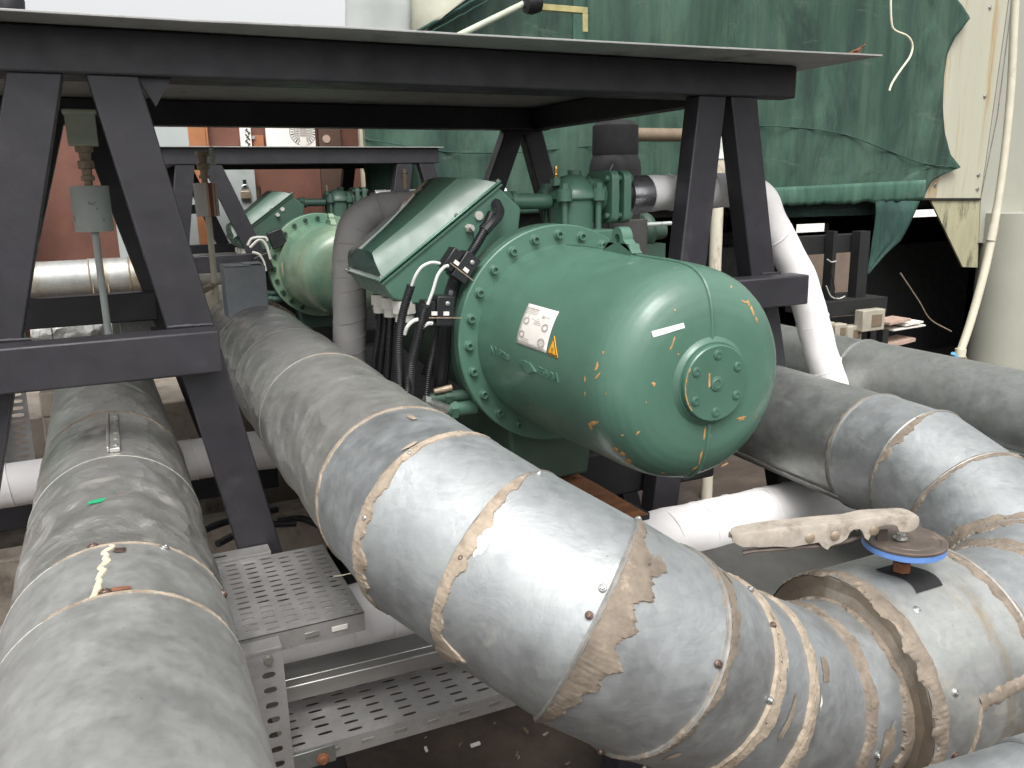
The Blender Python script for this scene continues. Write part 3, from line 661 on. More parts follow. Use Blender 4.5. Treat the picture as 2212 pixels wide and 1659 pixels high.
# end cap
b = MB(); b.lathe((CXc, 1.352, CZc), (0, -1, 0), [(0, .10), (.006, .092), (.010, .0865), (.0125, .085)], 64); b.lathe((CXc, 1.3395, CZc), (0, -1, 0), [(0, .0805), (.010, .0805), (.0125, .078), (.0125, .02)], 64)
capo = obj('end_cap', b, G['green_d'], comp, smooth=30)
def socket_bolt(c, ax, r, h, parent, mat):
    mb = MB(); c = V(c); ax = V(ax).normalized()
    mb.lathe(c, ax, [(-.002, r*1.35), (.0025, r*1.35), (.003, r*1.25)], 20)
    mb.lathe(c, ax, [(.002, r), (h-.001, r), (h, r*.92), (h, r*.62), (h*.55, r*.56), (h*.55, r*.1)], 18)
    obj('bolt', mb, mat, parent, smooth=30)
for k in range(6):
    a = R(90+60*k); socket_bolt((CXc+.0605*math.cos(a), 1.3275, CZc+.0605*math.sin(a)), (0, -1, 0), .0075, .004, capo, G['green_d'])
socket_bolt((CXc, 1.3275, CZc), (0, -1, 0), .0115, .004, capo, G['green_d'])
# flange pair with 24 bolts
b = MB(); b.lathe((CXc, 2.0, CZc), (0, 1, 0), [(0, .24), (0, .297), (.003, .30), (.034, .30), (.037, .298)], 96)
fl = obj('flange', b, G['green'], comp, smooth=30)
for k in range(24):
    a = R(15*k+.9)
    if 250 < (15*k) < 300 : continue
    socket_bolt((CXc+.273*math.cos(a), 2.0, CZc+.273*math.sin(a)), (0, -1, 0), .0105, .015, fl, G['green_d'])
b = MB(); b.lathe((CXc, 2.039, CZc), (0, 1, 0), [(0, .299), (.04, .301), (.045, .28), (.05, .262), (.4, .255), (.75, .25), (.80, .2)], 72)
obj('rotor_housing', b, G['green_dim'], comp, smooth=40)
# lifting lug
lb = bsurf(1.86, PI/2)
b = MB(); n = 18; cen = V((CXc-.005, 0, lb.z+.034)); outer = []; inner = []
for k in range(n+1):
    a = PI*k/n; outer.append(V((0, math.cos(a)*.025, math.sin(a)*.028)))
outer = [V((0, .065, -.030))]+outer+[V((0, -.065, -.030))]
inner = [V((0, math.cos(PI*k/n)*.012, math.sin(PI*k/n)*.012)) for k in range(n+1)]
inner = [V((0, .012, -.010))]+inner+[V((0, -.012, -.010))]
base = V((CXc, 1.690, 1.3755)); yaw = R(0)
def LG(p, x): q = V((x, p.y, p.z)); q = V((q.x*math.cos(yaw)-q.y*math.sin(yaw), q.x*math.sin(yaw)+q.y*math.cos(yaw), q.z)); return base+q
m_ = len(outer)
for x0, x1 in ((-.014, .014),):
    vs = [LG(p, x0) for p in outer]+[LG(p, x0) for p in inner]+[LG(p, x1) for p in outer]+[LG(p, x1) for p in inner]; fs = []
    for k in range(m_-1):
        fs += [(k, k+1, m_+k+1, m_+k), (2*m_+k, 3*m_+k, 3*m_+k+1, 2*m_+k+1), (k, 2*m_+k, 2*m_+k+1, k+1), (m_+k, m_+k+1, 3*m_+k+1, 3*m_+k)]
    b.add(vs, fs)
    b.hexa([LG(V((0, .068, -.05)), x0), LG(V((0, -.068, -.05)), x0), LG(V((0, -.068, -.05)), x1), LG(V((0, .068, -.05)), x1), LG(V((0, .05, -.0095)), x0), LG(V((0, -.05, -.0095)), x0), LG(V((0, -.05, -.0095)), x1), LG(V((0, .05, -.0095)), x1)])
obj('lifting_lug', b, G['green'], comp, smooth=30)
# body-side support foot
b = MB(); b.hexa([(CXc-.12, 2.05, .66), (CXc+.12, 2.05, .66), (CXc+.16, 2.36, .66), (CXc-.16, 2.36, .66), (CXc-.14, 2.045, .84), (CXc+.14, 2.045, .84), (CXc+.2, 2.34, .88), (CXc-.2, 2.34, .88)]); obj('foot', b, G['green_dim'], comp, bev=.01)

# terminal box
A0 = V((.624, 2.14, 1.264)); e_ = V((.817, 0, .577)); n_ = V((-.577, 0, .817)); Lb = .426
YB = 2.49
def TB(a, h, y): p = A0+e_*a+n_*h; return V((p.x, y, p.z))
b = MB(); b.prism([TB(0, -.003, 2.142), (.654, 2.142, 1.213), (.70, 2.142, 1.195), (.86, 2.142, 1.19), (1.02, 2.142, 1.30), (1.04, 2.142, 1.44), TB(Lb-.006, -.003, 2.142)], (0, YB-2.144, 0))
tb = obj('terminal_box', b, G['green_d'], comp, bev=.006)
b = MB(); b.prism([TB(-.006, 0, 2.132), TB(Lb+.006, 0, 2.132), TB(Lb+.006, .006, 2.132), TB(-.006, .006, 2.132)], (0, YB-2.124, 0)); obj('cover_rim', b, G['lid'], tb, bev=.0015)
b = MB(); b.prism([TB(-.004, -.010, 2.136), TB(Lb+.004, -.010, 2.136), TB(Lb+.004, -.004, 2.136), TB(-.004, -.004, 2.136)], (0, YB-2.132, 0)); obj('gasket', b, G['green_d'], tb)
b = MB(); hh = .072
lo_ = [TB(.008, .006, 2.140), TB(Lb-.006, .006, 2.140), TB(Lb-.006, .006, YB-.006), TB(.008, .006, YB-.006)]
def topz(a): return hh*(1-.10*(1-a)**3-.03*a*a)-.006*math.sin(PI*min(1, a*1.15))
def topP(a, c): return TB(.034+(.352-.034)*a, topz(a)+.010*math.sin(PI*c)*(1-.3*a)-.012*c*(1-a), 2.178+.018*a+(YB-.045-2.178-.018*a)*c)
NA, NC = 26, 12
vs = [topP(i/NA, j/NC) for j in range(NC+1) for i in range(NA+1)]; W1 = NA+1
fs = [(j*W1+i, j*W1+i+1, (j+1)*W1+i+1, (j+1)*W1+i) for j in range(NC) for i in range(NA)]
b.add(vs, fs, 0)
def skirt(top, bot, mi):
    n = len(top); rows = [top]
    for k in range(1, 5): t = k/4; rows.append([p.lerp(q, t)+n_*.007*math.sin(PI*t)*.9 for p, q in zip(top, bot)])
    b.add([p for r_ in rows for p in r_], [(k*n+i, k*n+i+1, (k+1)*n+i+1, (k+1)*n+i) for k in range(4) for i in range(n-1)], mi)
skirt([topP(i/NA, 0) for i in range(NA+1)], [lo_[0].lerp(lo_[1], i/NA) for i in range(NA+1)], 1)
skirt([topP(1, j/NC) for j in range(NC+1)], [lo_[1].lerp(lo_[2], j/NC) for j in range(NC+1)], 1)
skirt([topP(1-i/NA, 1) for i in range(NA+1)], [lo_[2].lerp(lo_[3], i/NA) for i in range(NA+1)], 1)
skirt([topP(0, 1-j/NC) for j in range(NC+1)], [lo_[3].lerp(lo_[0], j/NC) for j in range(NC+1)], 0)
cv = obj('cover', b, [G['lid'], G['cover']], tb, smooth=50)
cv.data.validate()
for a_, y in ((.006, 2.14), (.006, YB-.01), (Lb/2+.06, 2.138), (Lb, 2.14), (Lb, YB-.01)):
    b = MB(); b.lathe(TB(a_, .006, y), n_, [(0, .0055), (.004, .0055), (.006, .003)], 10); obj('screw', b, G['zinc'], tb)
pg = at(1015, 493, Y=2.132); b = MB(); b.cyl((pg.x, 2.142, pg.z), (pg.x, 2.128, pg.z), .012, 6); b.cyl((pg.x, 2.128, pg.z), (pg.x, 2.118, pg.z), .009, 16); obj('cable_gland', b, G['plastic'], tb)
pg = at(1036, 466, Y=2.135); b = MB(); b.cyl((pg.x, 2.142, pg.z), (pg.x, 2.136, pg.z), .012, 24); obj('blind_plug', b, G['plastic'], tb)
for (px, py, r_, y) in ((874, 672, .033, 2.17), (846, 662, .029, 2.25), (822, 654, .027, 2.33)):
    p = at(px, py, Y=y); b = MB(); b.cyl((p.x, y, 1.205), (p.x, y, p.z-.005), r_, 8); b.cyl((p.x, y, p.z-.004), (p.x, y, p.z-.028), r_*.8, 16); obj('cable_gland', b, G['plastic'], tb)

# discharge valve on top
def vx(px, py, y=2.3): p = at(px, py, Y=y); return V((p.x, y, p.z))
vc = V((1.268, 2.26, 0))
vl = MB(); vl.box((1.165, 2.14, 1.33), (1.345, 2.38, 1.372)); vo = obj('valve_base', vl, G['green_d'], comp, bev=.006)
b = MB(); b.lathe((vc.x, vc.y, 1.355), (0, 0, 1), [(0, .076), (.01, .074), (.012, .066), (.10, .068), (.104, .074), (.125, .074)], 40); valve = obj('discharge_valve', b, G['green_d'], comp, smooth=35)
b = MB(); b.lathe((vc.x, vc.y, 1.462), (0, 0, 1), [(0, .078), (.012, .078), (.03, .066), (.055, .048), (.066, .030), (.070, .008)], 40)
for sx in (-1, 1):
    for sy in (-1, 1):
        b.lathe((vc.x+sx*.058, vc.y+sy*.058, 1.455), (0, 0, 1), [(0, .023), (.03, .023), (.032, .021)], 20)
obj('bonnet', b, G['green_d'], valve, smooth=35)
for sx in (-1, 1):
    for sy in (-1, 1):
        b = MB(); b.cyl((vc.x+sx*.058, vc.y+sy*.058, 1.36), (vc.x+sx*.058, vc.y+sy*.058, 1.5), .0095, 12)
        b.cyl((vc.x+sx*.058, vc.y+sy*.058, 1.487), (vc.x+sx*.058, vc.y+sy*.058, 1.492), .019, 16); b.cyl((vc.x+sx*.058, vc.y+sy*.058, 1.492), (vc.x+sx*.058, vc.y+sy*.058, 1.506), .015, 6); obj('stud', b, G['green_d'], valve)
b = MB(); b.cyl((1.19, 2.26, 1.455), (.99, 2.26, 1.458), .023, 24); b.cyl((1.075, 2.26, 1.457), (1.06, 2.26, 1.457), .030, 24); obj('side_pipe', b, G['green_d'], valve)
b = MB(); b.lathe((1.058, 2.26, 1.457), (-1, 0, 0), [(0, .032), (.022, .032)], 6); b.cyl((1.034, 2.26, 1.457), (1.03, 2.26, 1.457), .027, 20); obj('union_nut', b, G['green_d'], valve)
b = MB(); b.cyl((1.28, 2.26, 1.465), (1.36, 2.26, 1.465), .055, 28); b.cyl((1.30, 2.30, 1.50), (1.30, 2.30, 1.545), .022, 16); obj('outlet_neck', b, G['green_d'], valve)
for x0 in (1.362, 1.405):
    b = MB(); cs = []; s_ = .078; c_ = .025
    for qx, qz, a0 in ((1, 1, 0), (-1, 1, 90), (-1, -1, 180), (1, -1, 270)):
        for k in range(5): a = R(a0+90*k/4); cs.append(V((x0, 2.26+qx*(s_-c_)+c_*math.cos(a), 1.463+qz*(s_-c_)+c_*math.sin(a))))
    b.prism(cs, (.026, 0, 0)); obj('valve_flange', b, G['green_d'], valve, bev=.003)
b = MB(); b.cyl((1.389, 2.26, 1.463), (1.404, 2.26, 1.463), .055, 24)
for qy in (-1, 1):
    for qz in (-1, 1): b.cyl((1.35, 2.26+qy*.055, 1.463+qz*.055), (1.445, 2.26+qy*.055, 1.463+qz*.055), .009, 10); b.cyl((1.432, 2.26+qy*.055, 1.463+qz*.055), (1.441, 2.26+qy*.055, 1.463+qz*.055), .014, 6)
obj('flange_bolts', b, G['green_d'], valve)
b = MB(); b.lathe((1.20, 2.235, 1.50), (0, 0, 1), [(0, .017), (.02, .017)], 6); b.lathe((1.20, 2.235, 1.52), (0, 0, 1), [(0, .009), (.004, .009)], 16); obj('port_plug', b, G['green_d'], valve)
b = MB(); b.lathe((1.20, 2.235, 1.523), (0, 0, 1), [(0, .007), (.006, .008), (.008, .005), (.014, .004), (.016, .0075), (.022, .0075), (.023, .005), (.032, .005), (.034, .004)], 14); obj('brass_port', b, G['brass'], valve)
b = MB(); b.lathe((.86, 2.62, 1.50), (0, 0, 1), [(0, .009), (.02, .010), (.03, .012), (.045, .012), (.047, .009), (.06, .009)], 12); obj('brass_port', b, G['bronze'], comp)

# labels and cast lettering on the shell
def on_body_quad(name, corners, mat, off=.0015, nu=10, nv=10):
    b = MB(); P = [onbody(*c)[0] for c in corners]
    def fn(u, v):
        p = P[0].lerp(P[1], u).lerp(P[3].lerp(P[2], u), v)
        th = math.atan2(p.z-CZc, p.x-CXc); return bsurf(p.y, th, off)
    b.grid(nu, nv, fn); return obj(name, b, mat, comp, solid=.0005), fn
cpt = [(1144, 656), (1209, 674), (1181, 763), (1116, 740)]
_, lf = on_body_quad('label', cpt, G['paper'], .002)
_l2 = bpy.data.objects['label'] if 'label' in bpy.data.objects else None
def line_on(fn_, pts, wd, mat, name='print_mark', lift=.0006, closed=False):
    """a thin printed stroke; pts in label coordinates 0..1"""
    b = MB(); n = len(pts)
    for i in range(n if closed else n-1):
        a, c = pts[i], pts[(i+1) % n]; dx, dy = c[0]-a[0], c[1]-a[1]; L = math.hypot(dx, dy) or 1; nx, ny = -dy/L*wd/2, dx/L*wd/2
        q = [fn_(a[0]+nx, a[1]+ny), fn_(c[0]+nx, c[1]+ny), fn_(c[0]-nx, c[1]-ny), fn_(a[0]-nx, a[1]-ny)]
        q = [p+(p-V((CXc, p.y, CZc))).normalized()*lift for p in q]
        b.add(q, [(0, 1, 2, 3)])
    return b
lab = _l2
mk = MB()
def addm(b2): mk.add(b2.v, b2.f)
for k, (x0, x1, y) in enumerate(((.03, .44, .10), (.04, .42, .15), (.04, .43, .19), (.04, .42, .23), (.42, .60, .36), (.42, .64, .40), (.42, .66, .44), (.66, .86, .22), (.12, .40, .83), (.12, .40, .87), (.12, .42, .91), (.12, .5, .95), (.30, .40, .34))):
    addm(line_on(lf, [(x0+(x1-x0)*q/5, y) for q in range(6)], .012 if k else .035, None))
for cx_, cy_, r_ in ((.17, .42, .09), (.80, .46, .095), (.14, .75, .085), (.80, .82, .11)):
    for rr in (r_, r_*.72): addm(line_on(lf, [(cx_+rr*math.cos(2*PI*k/16), cy_+rr*math.sin(2*PI*k/16)*.95) for k in range(16)], .018, None, closed=True))
addm(line_on(lf, [(.72, .76), (.88, .88)], .012, None)); addm(line_on(lf, [(.72, .88), (.88, .76)], .012, None)); addm(line_on(lf, [(.17, .32), (.2, .26)], .012, None)); addm(line_on(lf, [(.62, .26), (.64, .2), (.67, .26)], .045, None)); addm(line_on(lf, [(.5, .32), (.52, .3)], .03, None)); addm(line_on(lf, [(.72, .96), (.80, .96)], .025, None))
obj('label_print', mk, G['ink_l'], lab, smooth=0)
# warning triangle
tri = [onbody(1199, 728)[0], onbody(1184, 764)[0], onbody(1206, 772)[0]]
def tri_mesh(s_, off):
    c = (tri[0]+tri[1]+tri[2])/3; b = MB(); P = [c+(p-c)*s_ for p in tri]; n = 6; vs = []; idx = {}
    for i in range(n+1):
        for j in range(n+1-i):
            p = P[0]+(P[1]-P[0])*i/n+(P[2]-P[0])*j/n; th = math.atan2(p.z-CZc, p.x-CXc); idx[i, j] = len(vs); vs.append(bsurf(p.y, th, off))
    fs = []
    for i in range(n):
        for j in range(n-i):
            fs.append((idx[i, j], idx[i+1, j], idx[i, j+1]))
            if j < n-i-1: fs.append((idx[i+1, j], idx[i+1, j+1], idx[i, j+1]))
    b.add(vs, fs); return b
b = tri_mesh(1.12, .0018); ws_ = obj('warning_label', b, G['yellow'], comp, solid=.0004)
b = tri_mesh(.96, .0024); obj('warning_border', b, G['ink'], ws_)
b = tri_mesh(.76, .0030); obj('warning_field', b, G['yellow'], ws_)
c_ = (tri[0]+tri[1]+tri[2])/3
b = MB()
for k, (dx, w_) in enumerate(((-.003, .0015), (0, .0015), (.003, .0015))):
    p = c_+V((0, -dx, 0)); th = math.atan2(p.z-CZc, p.x-CXc)
    b.add([bsurf(p.y-.0006, th+.026, .0036), bsurf(p.y+.0006, th+.026, .0036), bsurf(p.y+.0006, th-.012, .0036), bsurf(p.y-.0006, th-.012, .0036)], [(0, 1, 2, 3)])
p = c_; th = math.atan2(p.z-CZc, p.x-CXc); b.add([bsurf(p.y-.006, th+.034, .0036), bsurf(p.y+.006, th+.034, .0036), bsurf(p.y+.006, th+.038, .0036), bsurf(p.y-.006, th+.038, .0036)], [(0, 1, 2, 3)])
obj('warning_symbol', b, G['ink'], ws_, smooth=0)
b = MB()
def _st(u, v):
    x = (1407+69*u)*(1-v)+(1411+68*u)*v; y = (716-19*u)*(1-v)+(729-21*u)*v; return onbody(x, y, .0012)[0]
b.grid(12, 3, _st); obj('strip_label', b, plain('white_strip', (.72, .73, .72), .5), comp)
def cast_text(s, px, py, px2, py2, size):
    vs, fs = text_mesh(s, size); p0, _ = onbody(px, py); p1, _ = onbody(px2, py2)
    t0 = math.atan2(p0.z-CZc, p0.x-CXc); wmax = max(v[0] for v in vs); r = brad(p0.y); L = p0.y-p1.y; t1 = math.atan2(p1.z-CZc, p1.x-CXc)
    b = MB(); out = []
    for (x, y, z) in vs:
        k = x/wmax; yy = p0.y-L*k; th = t0+(t1-t0)*k-y/r if False else t0+(t1-t0)*k
        th = th-(y/r)   # left flank: going up lowers the angle
        out.append(bsurf(yy, th, .0022))
    b.add(out, fs); o = obj('cast_lettering', b, G['green'], comp, solid=.003, smooth=0); return o
cast_text("N2", 1060, 762, 1073, 766, .028)
cast_text("322210", 1079, 766, 1100, 780, .022)
cast_text("50251H-20", 1162, 806, 1196, 822, .026)
cast_text("A", 1199, 822, 1207, 826, .03)
# cast logo: a worn raised lozenge
b = MB(); out = [(1124, 780), (1133, 777), (1139, 781), (1146, 783), (1160, 803), (1152, 804), (1145, 807), (1137, 800)]
vs = [onbody(x, y, .0045)[0] for x, y in out]; vs2 = [onbody(x, y, -.002)[0] for x, y in out]; n = len(out)
b.add(vs+vs2, [tuple(range(n))]+[(i, (i+1) % n, n+(i+1) % n, n+i) for i in range(n)]); obj('cast_logo', b, G['green'], comp, bev=.001)
# bare primer chips
def chip(px, py, wpx, hpx, seed, rot=0):
    b = MB(); n = 18; c, nm = onbody(px, py, .0012); vs = [c]
    for k in range(n):
        a = 2*PI*k/n; q = 1+.7*noise.noise(V((math.cos(a)*1.7, math.sin(a)*1.7, seed*3.3)))+.45*noise.noise(V((math.cos(a)*5, math.sin(a)*5, seed)))
        x, y = math.cos(a)*wpx/2*q, math.sin(a)*hpx/2*q; x, y = x*math.cos(rot)-y*math.sin(rot), x*math.sin(rot)+y*math.cos(rot)
        vs.append(onbody(px+x, py+y, .0006)[0])
    b.add(vs, [(0, k+1, (k+1) % n+1) for k in range(n)]); chips.add(b.v, b.f)
chips = MB()
for k, (px, py, a, c, r_) in enumerate(((1290, 790, 7, 18, .2), (1291, 812, 4, 16, .7), (1303, 762, 4, 6, 0), (1281, 914, 22, 7, -.2), (1277, 922, 6, 16, -.3), (1455, 735, 3, 14, .3), (1450, 750, 3, 14, .4), (1465, 765, 4, 5, 0),
                                (1616, 655, 5, 16, -.3), (1625, 672, 5, 20, -.4), (1634, 692, 4, 14, -.3), (1608, 652, 16, 4, .3), (1604, 902, 16, 9, 0), (1330, 970, 14, 12, .5), (1345, 980, 12, 10, .3), (1358, 995, 12, 12, .3), (1432, 1021, 10, 3, 0),
                                (1412, 830, 7, 9, 0), (1590, 760, 3, 3, 0), (1500, 1012, 14, 4, -.6), (1514, 985, 4, 30, .25), (1522, 935, 4, 34, .1), (1396, 870, 3, 4, 0), (1310, 850, 2, 6, 0), (1378, 935, 4, 14, .7), (1345, 940, 6, 3, 0), (1264, 820, 2, 14, 0), (1264, 850, 2, 10, 0), (1566, 1003, 20, 3, -.5), (1458, 670, 4, 4, 0), (1596, 905, 10, 5, .3), (1632, 900, 3, 6, 0))):
    chip(px, py, a, c, k+1.5, r_)
obj('bare_primer', chips, G['chip'], comp, smooth=0)
b = MB()   # chipped rim and scratch on the cap
vs = []
for k in range(19):
    a = R(150+70*k/18); r0 = .0802-.003*(1+noise.noise(V((k*.7, 0, 0)))); vs += [V((CXc+.0795*math.cos(a), 1.3265, CZc+.0795*math.sin(a))), V((CXc+r0*math.cos(a), 1.3265, CZc+r0*math.sin(a)))]
b.add(vs, [(2*k, 2*k+1, 2*k+3, 2*k+2) for k in range(18)])
b.add([(CXc-.022, 1.3265, CZc+.024), (CXc-.018, 1.3265, CZc+.024), (CXc-.016, 1.3265, CZc-.004), (CXc-.021, 1.3265, CZc-.006)], [(0, 1, 2, 3)])
obj('bare_primer', b, G['chip'], capo, smooth=0)
# small fittings behind the flange, lower left
for (px, py, y, r_, l_, mt) in ((985, 855, 2.06, .016, .09, 'green_dim'), (990, 882, 2.06, .022, .07, 'green_d')):
    p = at(px, py, Y=y); b = MB(); b.cyl((p.x-l_, y, p.z), (p.x+.05, y, p.z), r_, 14); b.lathe((p.x-l_*.4, y, p.z), (1, 0, 0), [(0, r_*1.3), (.02, r_*1.3)], 6); obj('oil_fitting', b, G[mt], comp)
p = at(950, 877, Y=2.02); b = MB(); b.cyl((p.x-.03, 2.02, p.z+.012), (p.x+.02, 2.02, p.z-.012), .014, 16); b.cyl((p.x-.045, 2.02, p.z+.018), (p.x-.03, 2.02, p.z+.012), .018, 6); obj('sensor', b, G['zinc'], comp)
p = at(960, 842, Y=2.05); b = MB(); b.cyl((p.x-.03, 2.05, p.z-.002), (p.x+.02, 2.05, p.z+.004), .008, 14, 0, .009); obj('pressure_port', b, G['bronze'], comp)

# rear compressor: the same machine 2.93 m farther along
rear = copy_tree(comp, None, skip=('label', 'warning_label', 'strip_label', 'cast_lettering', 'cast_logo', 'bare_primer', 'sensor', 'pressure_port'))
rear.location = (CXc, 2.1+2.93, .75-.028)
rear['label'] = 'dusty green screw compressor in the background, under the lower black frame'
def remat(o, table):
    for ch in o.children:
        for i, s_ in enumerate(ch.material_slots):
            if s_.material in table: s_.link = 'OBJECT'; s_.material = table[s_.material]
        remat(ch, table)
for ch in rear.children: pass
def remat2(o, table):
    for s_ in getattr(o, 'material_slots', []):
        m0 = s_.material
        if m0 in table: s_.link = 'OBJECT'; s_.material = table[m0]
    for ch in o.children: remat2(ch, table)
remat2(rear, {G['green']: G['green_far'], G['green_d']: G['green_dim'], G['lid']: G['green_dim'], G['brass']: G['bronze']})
b = MB(); b.grid(5, 8, lambda u, v: V((CXc, 4.82-.045*u, CZc-.028))+V((math.cos(R(171+16*v)), 0, math.sin(R(171+16*v))))*.249); obj('label', b, G['paper_d'], rear)

# cables and solenoids beside the near compressor
def conduit(name, pts, r, mat, parent=None, pitch=.0055):
    P = smooth_path(pts, 24); L = [0]
    for i in range(1, len(P)): L.append(L[-1]+(P[i]-P[i-1]).length)
    n = int(L[-1]/pitch*4); out = []; rr = []; j = 0
    for k in range(n):
        s_ = L[-1]*k/(n-1)
        while j < len(L)-2 and L[j+1] < s_: j += 1
        f = (s_-L[j])/max(1e-9, L[j+1]-L[j]); out.append(P[j].lerp(P[j+1], f)); rr.append(r if k % 4 in (0, 1) else r*.84)
    b = MB(); b.tube(out, rr, 12); return b
cab = 'corrugated conduits beside the near compressor'
def cb(label, pts, r, ys=None, sub=None):
    P = [V(at(x, y, Y=yy)) for x, y, yy in pts]
    o = tag(obj('conduit', conduit('conduit', P, r, None), G['rubber']), label, 'cable conduit', cab); return o
c1 = cb('black corrugated conduit, the long one hanging left of the white looped wires', [(888, 617, 1.98), (876, 655, 1.99), (866, 700, 2.0), (862, 760, 2.02), (864, 830, 2.05), (868, 900, 2.1)], .0115)
c2 = cb('black corrugated conduit crossing in front of the lower relay block', [(920, 660, 1.97), (908, 710, 1.99), (896, 760, 2.0), (888, 810, 2.02), (886, 900, 2.1)], .0125)
c3 = cb('black corrugated conduit whose tip holds the short lower white wire', [(900, 735, 2.0), (886, 790, 2.02), (880, 850, 2.03), (880, 910, 2.08)], .010)
c4 = cb('thin dark conduit nearest the flange, dropping from the lower relay block', [(945, 700, 2.03), (935, 760, 2.03), (924, 820, 2.04), (918, 900, 2.05)], .008)
c5 = cb('thick corrugated conduit slanting down from the green side pipe', [(1062, 462, 2.08), (1045, 500, 2.06), (1025, 535, 2.05), (1008, 560, 2.05)], .013)
for k, (xt, xb, y) in enumerate(((822, 808, 2.38), (834, 822, 2.36), (846, 838, 2.3), (856, 850, 2.3), (868, 858, 2.22))):
    P = [at(xt, 672, Y=y), at(xt-3, 720, Y=y+.01), at(xb, 790, Y=y+.02), at(xb-6, 860, Y=y+.03), at(xb-6, 930, Y=y+.03)]
    tag(obj('conduit', conduit('c', P, .011, None), G['rubber']), 'dark ribbed conduit in the row hanging from the grey glands under the terminal box', 'cable conduit', 'conduits hanging from the glands')
def wire(label, pts, r, mat):
    P = smooth_path([at(x, y, Y=yy) for x, y, yy in pts], 10); b = MB(); b.tube(P, r, 8); return tag(obj('wire', b, mat), label, 'wire', 'white wires at the relays')
WW = plain('white_wire', (.6, .6, .58), .4)
wire('white wire looping from the longest conduit to the upper relay', [(889, 618, 1.98), (898, 595, 1.97), (912, 576, 1.965), (932, 567, 1.965), (950, 569, 1.97)], .004, WW)
wire('white wire running from the second conduit up to the upper relay', [(924, 658, 1.97), (935, 628, 1.965), (945, 596, 1.96), (958, 578, 1.96), (968, 574, 1.965)], .0042, WW)
wire('short white wire curving into the lower relay, on the left', [(874, 722, 2.0), (880, 706, 1.99), (892, 694, 1.985), (903, 690, 1.985)], .005, WW)
wire('short white wire curving into the lower relay, on the right', [(905, 727, 2.0), (912, 708, 1.985), (924, 699, 1.98), (934, 698, 1.98)], .0055, WW)
def relay(label, c, rot, s=1):
    t = thing('relay_block', label, 'relay', c, 'black relay blocks by the flange')
    ca, sa = math.cos(rot), math.sin(rot); ex = V((ca, 0, sa)); ez = V((-sa, 0, ca)); ey = V((0, 1, 0)); c = V(c)
    b = MB(); b.obox(c, ex*.052*s, ey*.05, ez*.085*s); obj('housing', b, G['rubber'], t, bev=.003)
    b = MB(); b.obox(c-ex*.045*s-ez*.004, ex*.034*s, ey*.044, ez*.066*s); obj('housing', b, G['rubber'], t, bev=.003)
    b = MB(); b.obox(c-ey*.0265-ez*.018*s, ex*.10*s, ey*.002, ez*.003); obj('clip', b, G['bronze'], t)
    for q in (-.034, .002):
        b = MB(); b.obox(c-ey*.0262+ex*q*s-ez*.006*s, ex*.017*s, ey*.0015, ez*.011*s); obj('tag_label', b, G['paper'], t)
    b = MB(); b.lathe(c-ey*.025+ex*.004+ez*.022*s, -ey, [(0, .006), (.004, .006), (.005, .004)], 10); obj('screw', b, G['zinc'], t)
p = at(955, 670, Y=2.0); relay('lower black relay block, upright beside the flange', (p.x, 2.0, p.z), R(-5), .9)
p = at(1000, 577, Y=2.03); relay('upper tilted black relay block against the terminal box', (p.x, 2.03, p.z), R(-38), .9)
b = MB(); P = smooth_path([at(1015, 493, Y=2.118), at(1022, 505, Y=2.09), at(1022, 530, Y=2.07), at(1014, 560, Y=2.05)], 8); b.tube(P, .0022, 6); tag(obj('wire', b, G['rubber']), 'thin black lead from the small round gland to the upper relay', 'wire')
b = MB(); P = smooth_path([at(1072, 440, Y=2.14), at(1078, 460, Y=2.10), at(1062, 480, Y=2.07), at(1045, 500, Y=2.06)], 8); b.tube(P, .015, 10); b.tube([p+V((0, .01, .008)) for p in P], .010, 8); tag(obj('cable_bundle', b, G['rubber']), 'black taped cable bundle below the green side pipe', 'cable')
b = MB(); P = smooth_path([at(985, 600, Y=2.05), at(975, 630, Y=2.06), at(968, 660, Y=2.04)], 8); b.tube(P, .018, 10)
P = smooth_path([at(960, 700, Y=2.06), at(958, 760, Y=2.08), at(950, 840, Y=2.1)], 8); b.tube(P, .020, 10); tag(obj('cable_bundle', b, G['rubber']), 'thick dark cable bundle between the two relays and down behind the flange', 'cable')

# rear compressor wiring
for k, pts in enumerate(([(535, 530), (545, 515), (572, 513), (578, 520)], [(540, 535), (560, 518), (575, 530), (584, 560)], [(545, 545), (560, 550), (570, 565), (575, 585)])):
    b = MB(); P = smooth_path([at(x, y, Y=4.9) for x, y in pts], 8); b.tube(P, .008, 6); tag(obj('wire', b, G['plastic']), 'dusty pale cable loop left of the rear compressor flange', 'wire', 'cable loops at the rear compressor')
for k, (px, py) in enumerate(((598, 515), (568, 568))):
    p = at(px, py, Y=4.92); b = MB(); b.obox(p, (.08, 0, .03), (0, .05, 0), (-.03, 0, .09)); tag(obj('relay_block', b, G['rubber'], bev=.004), ['upper', 'lower'][k]+' dark relay block left of the rear compressor flange', 'relay')

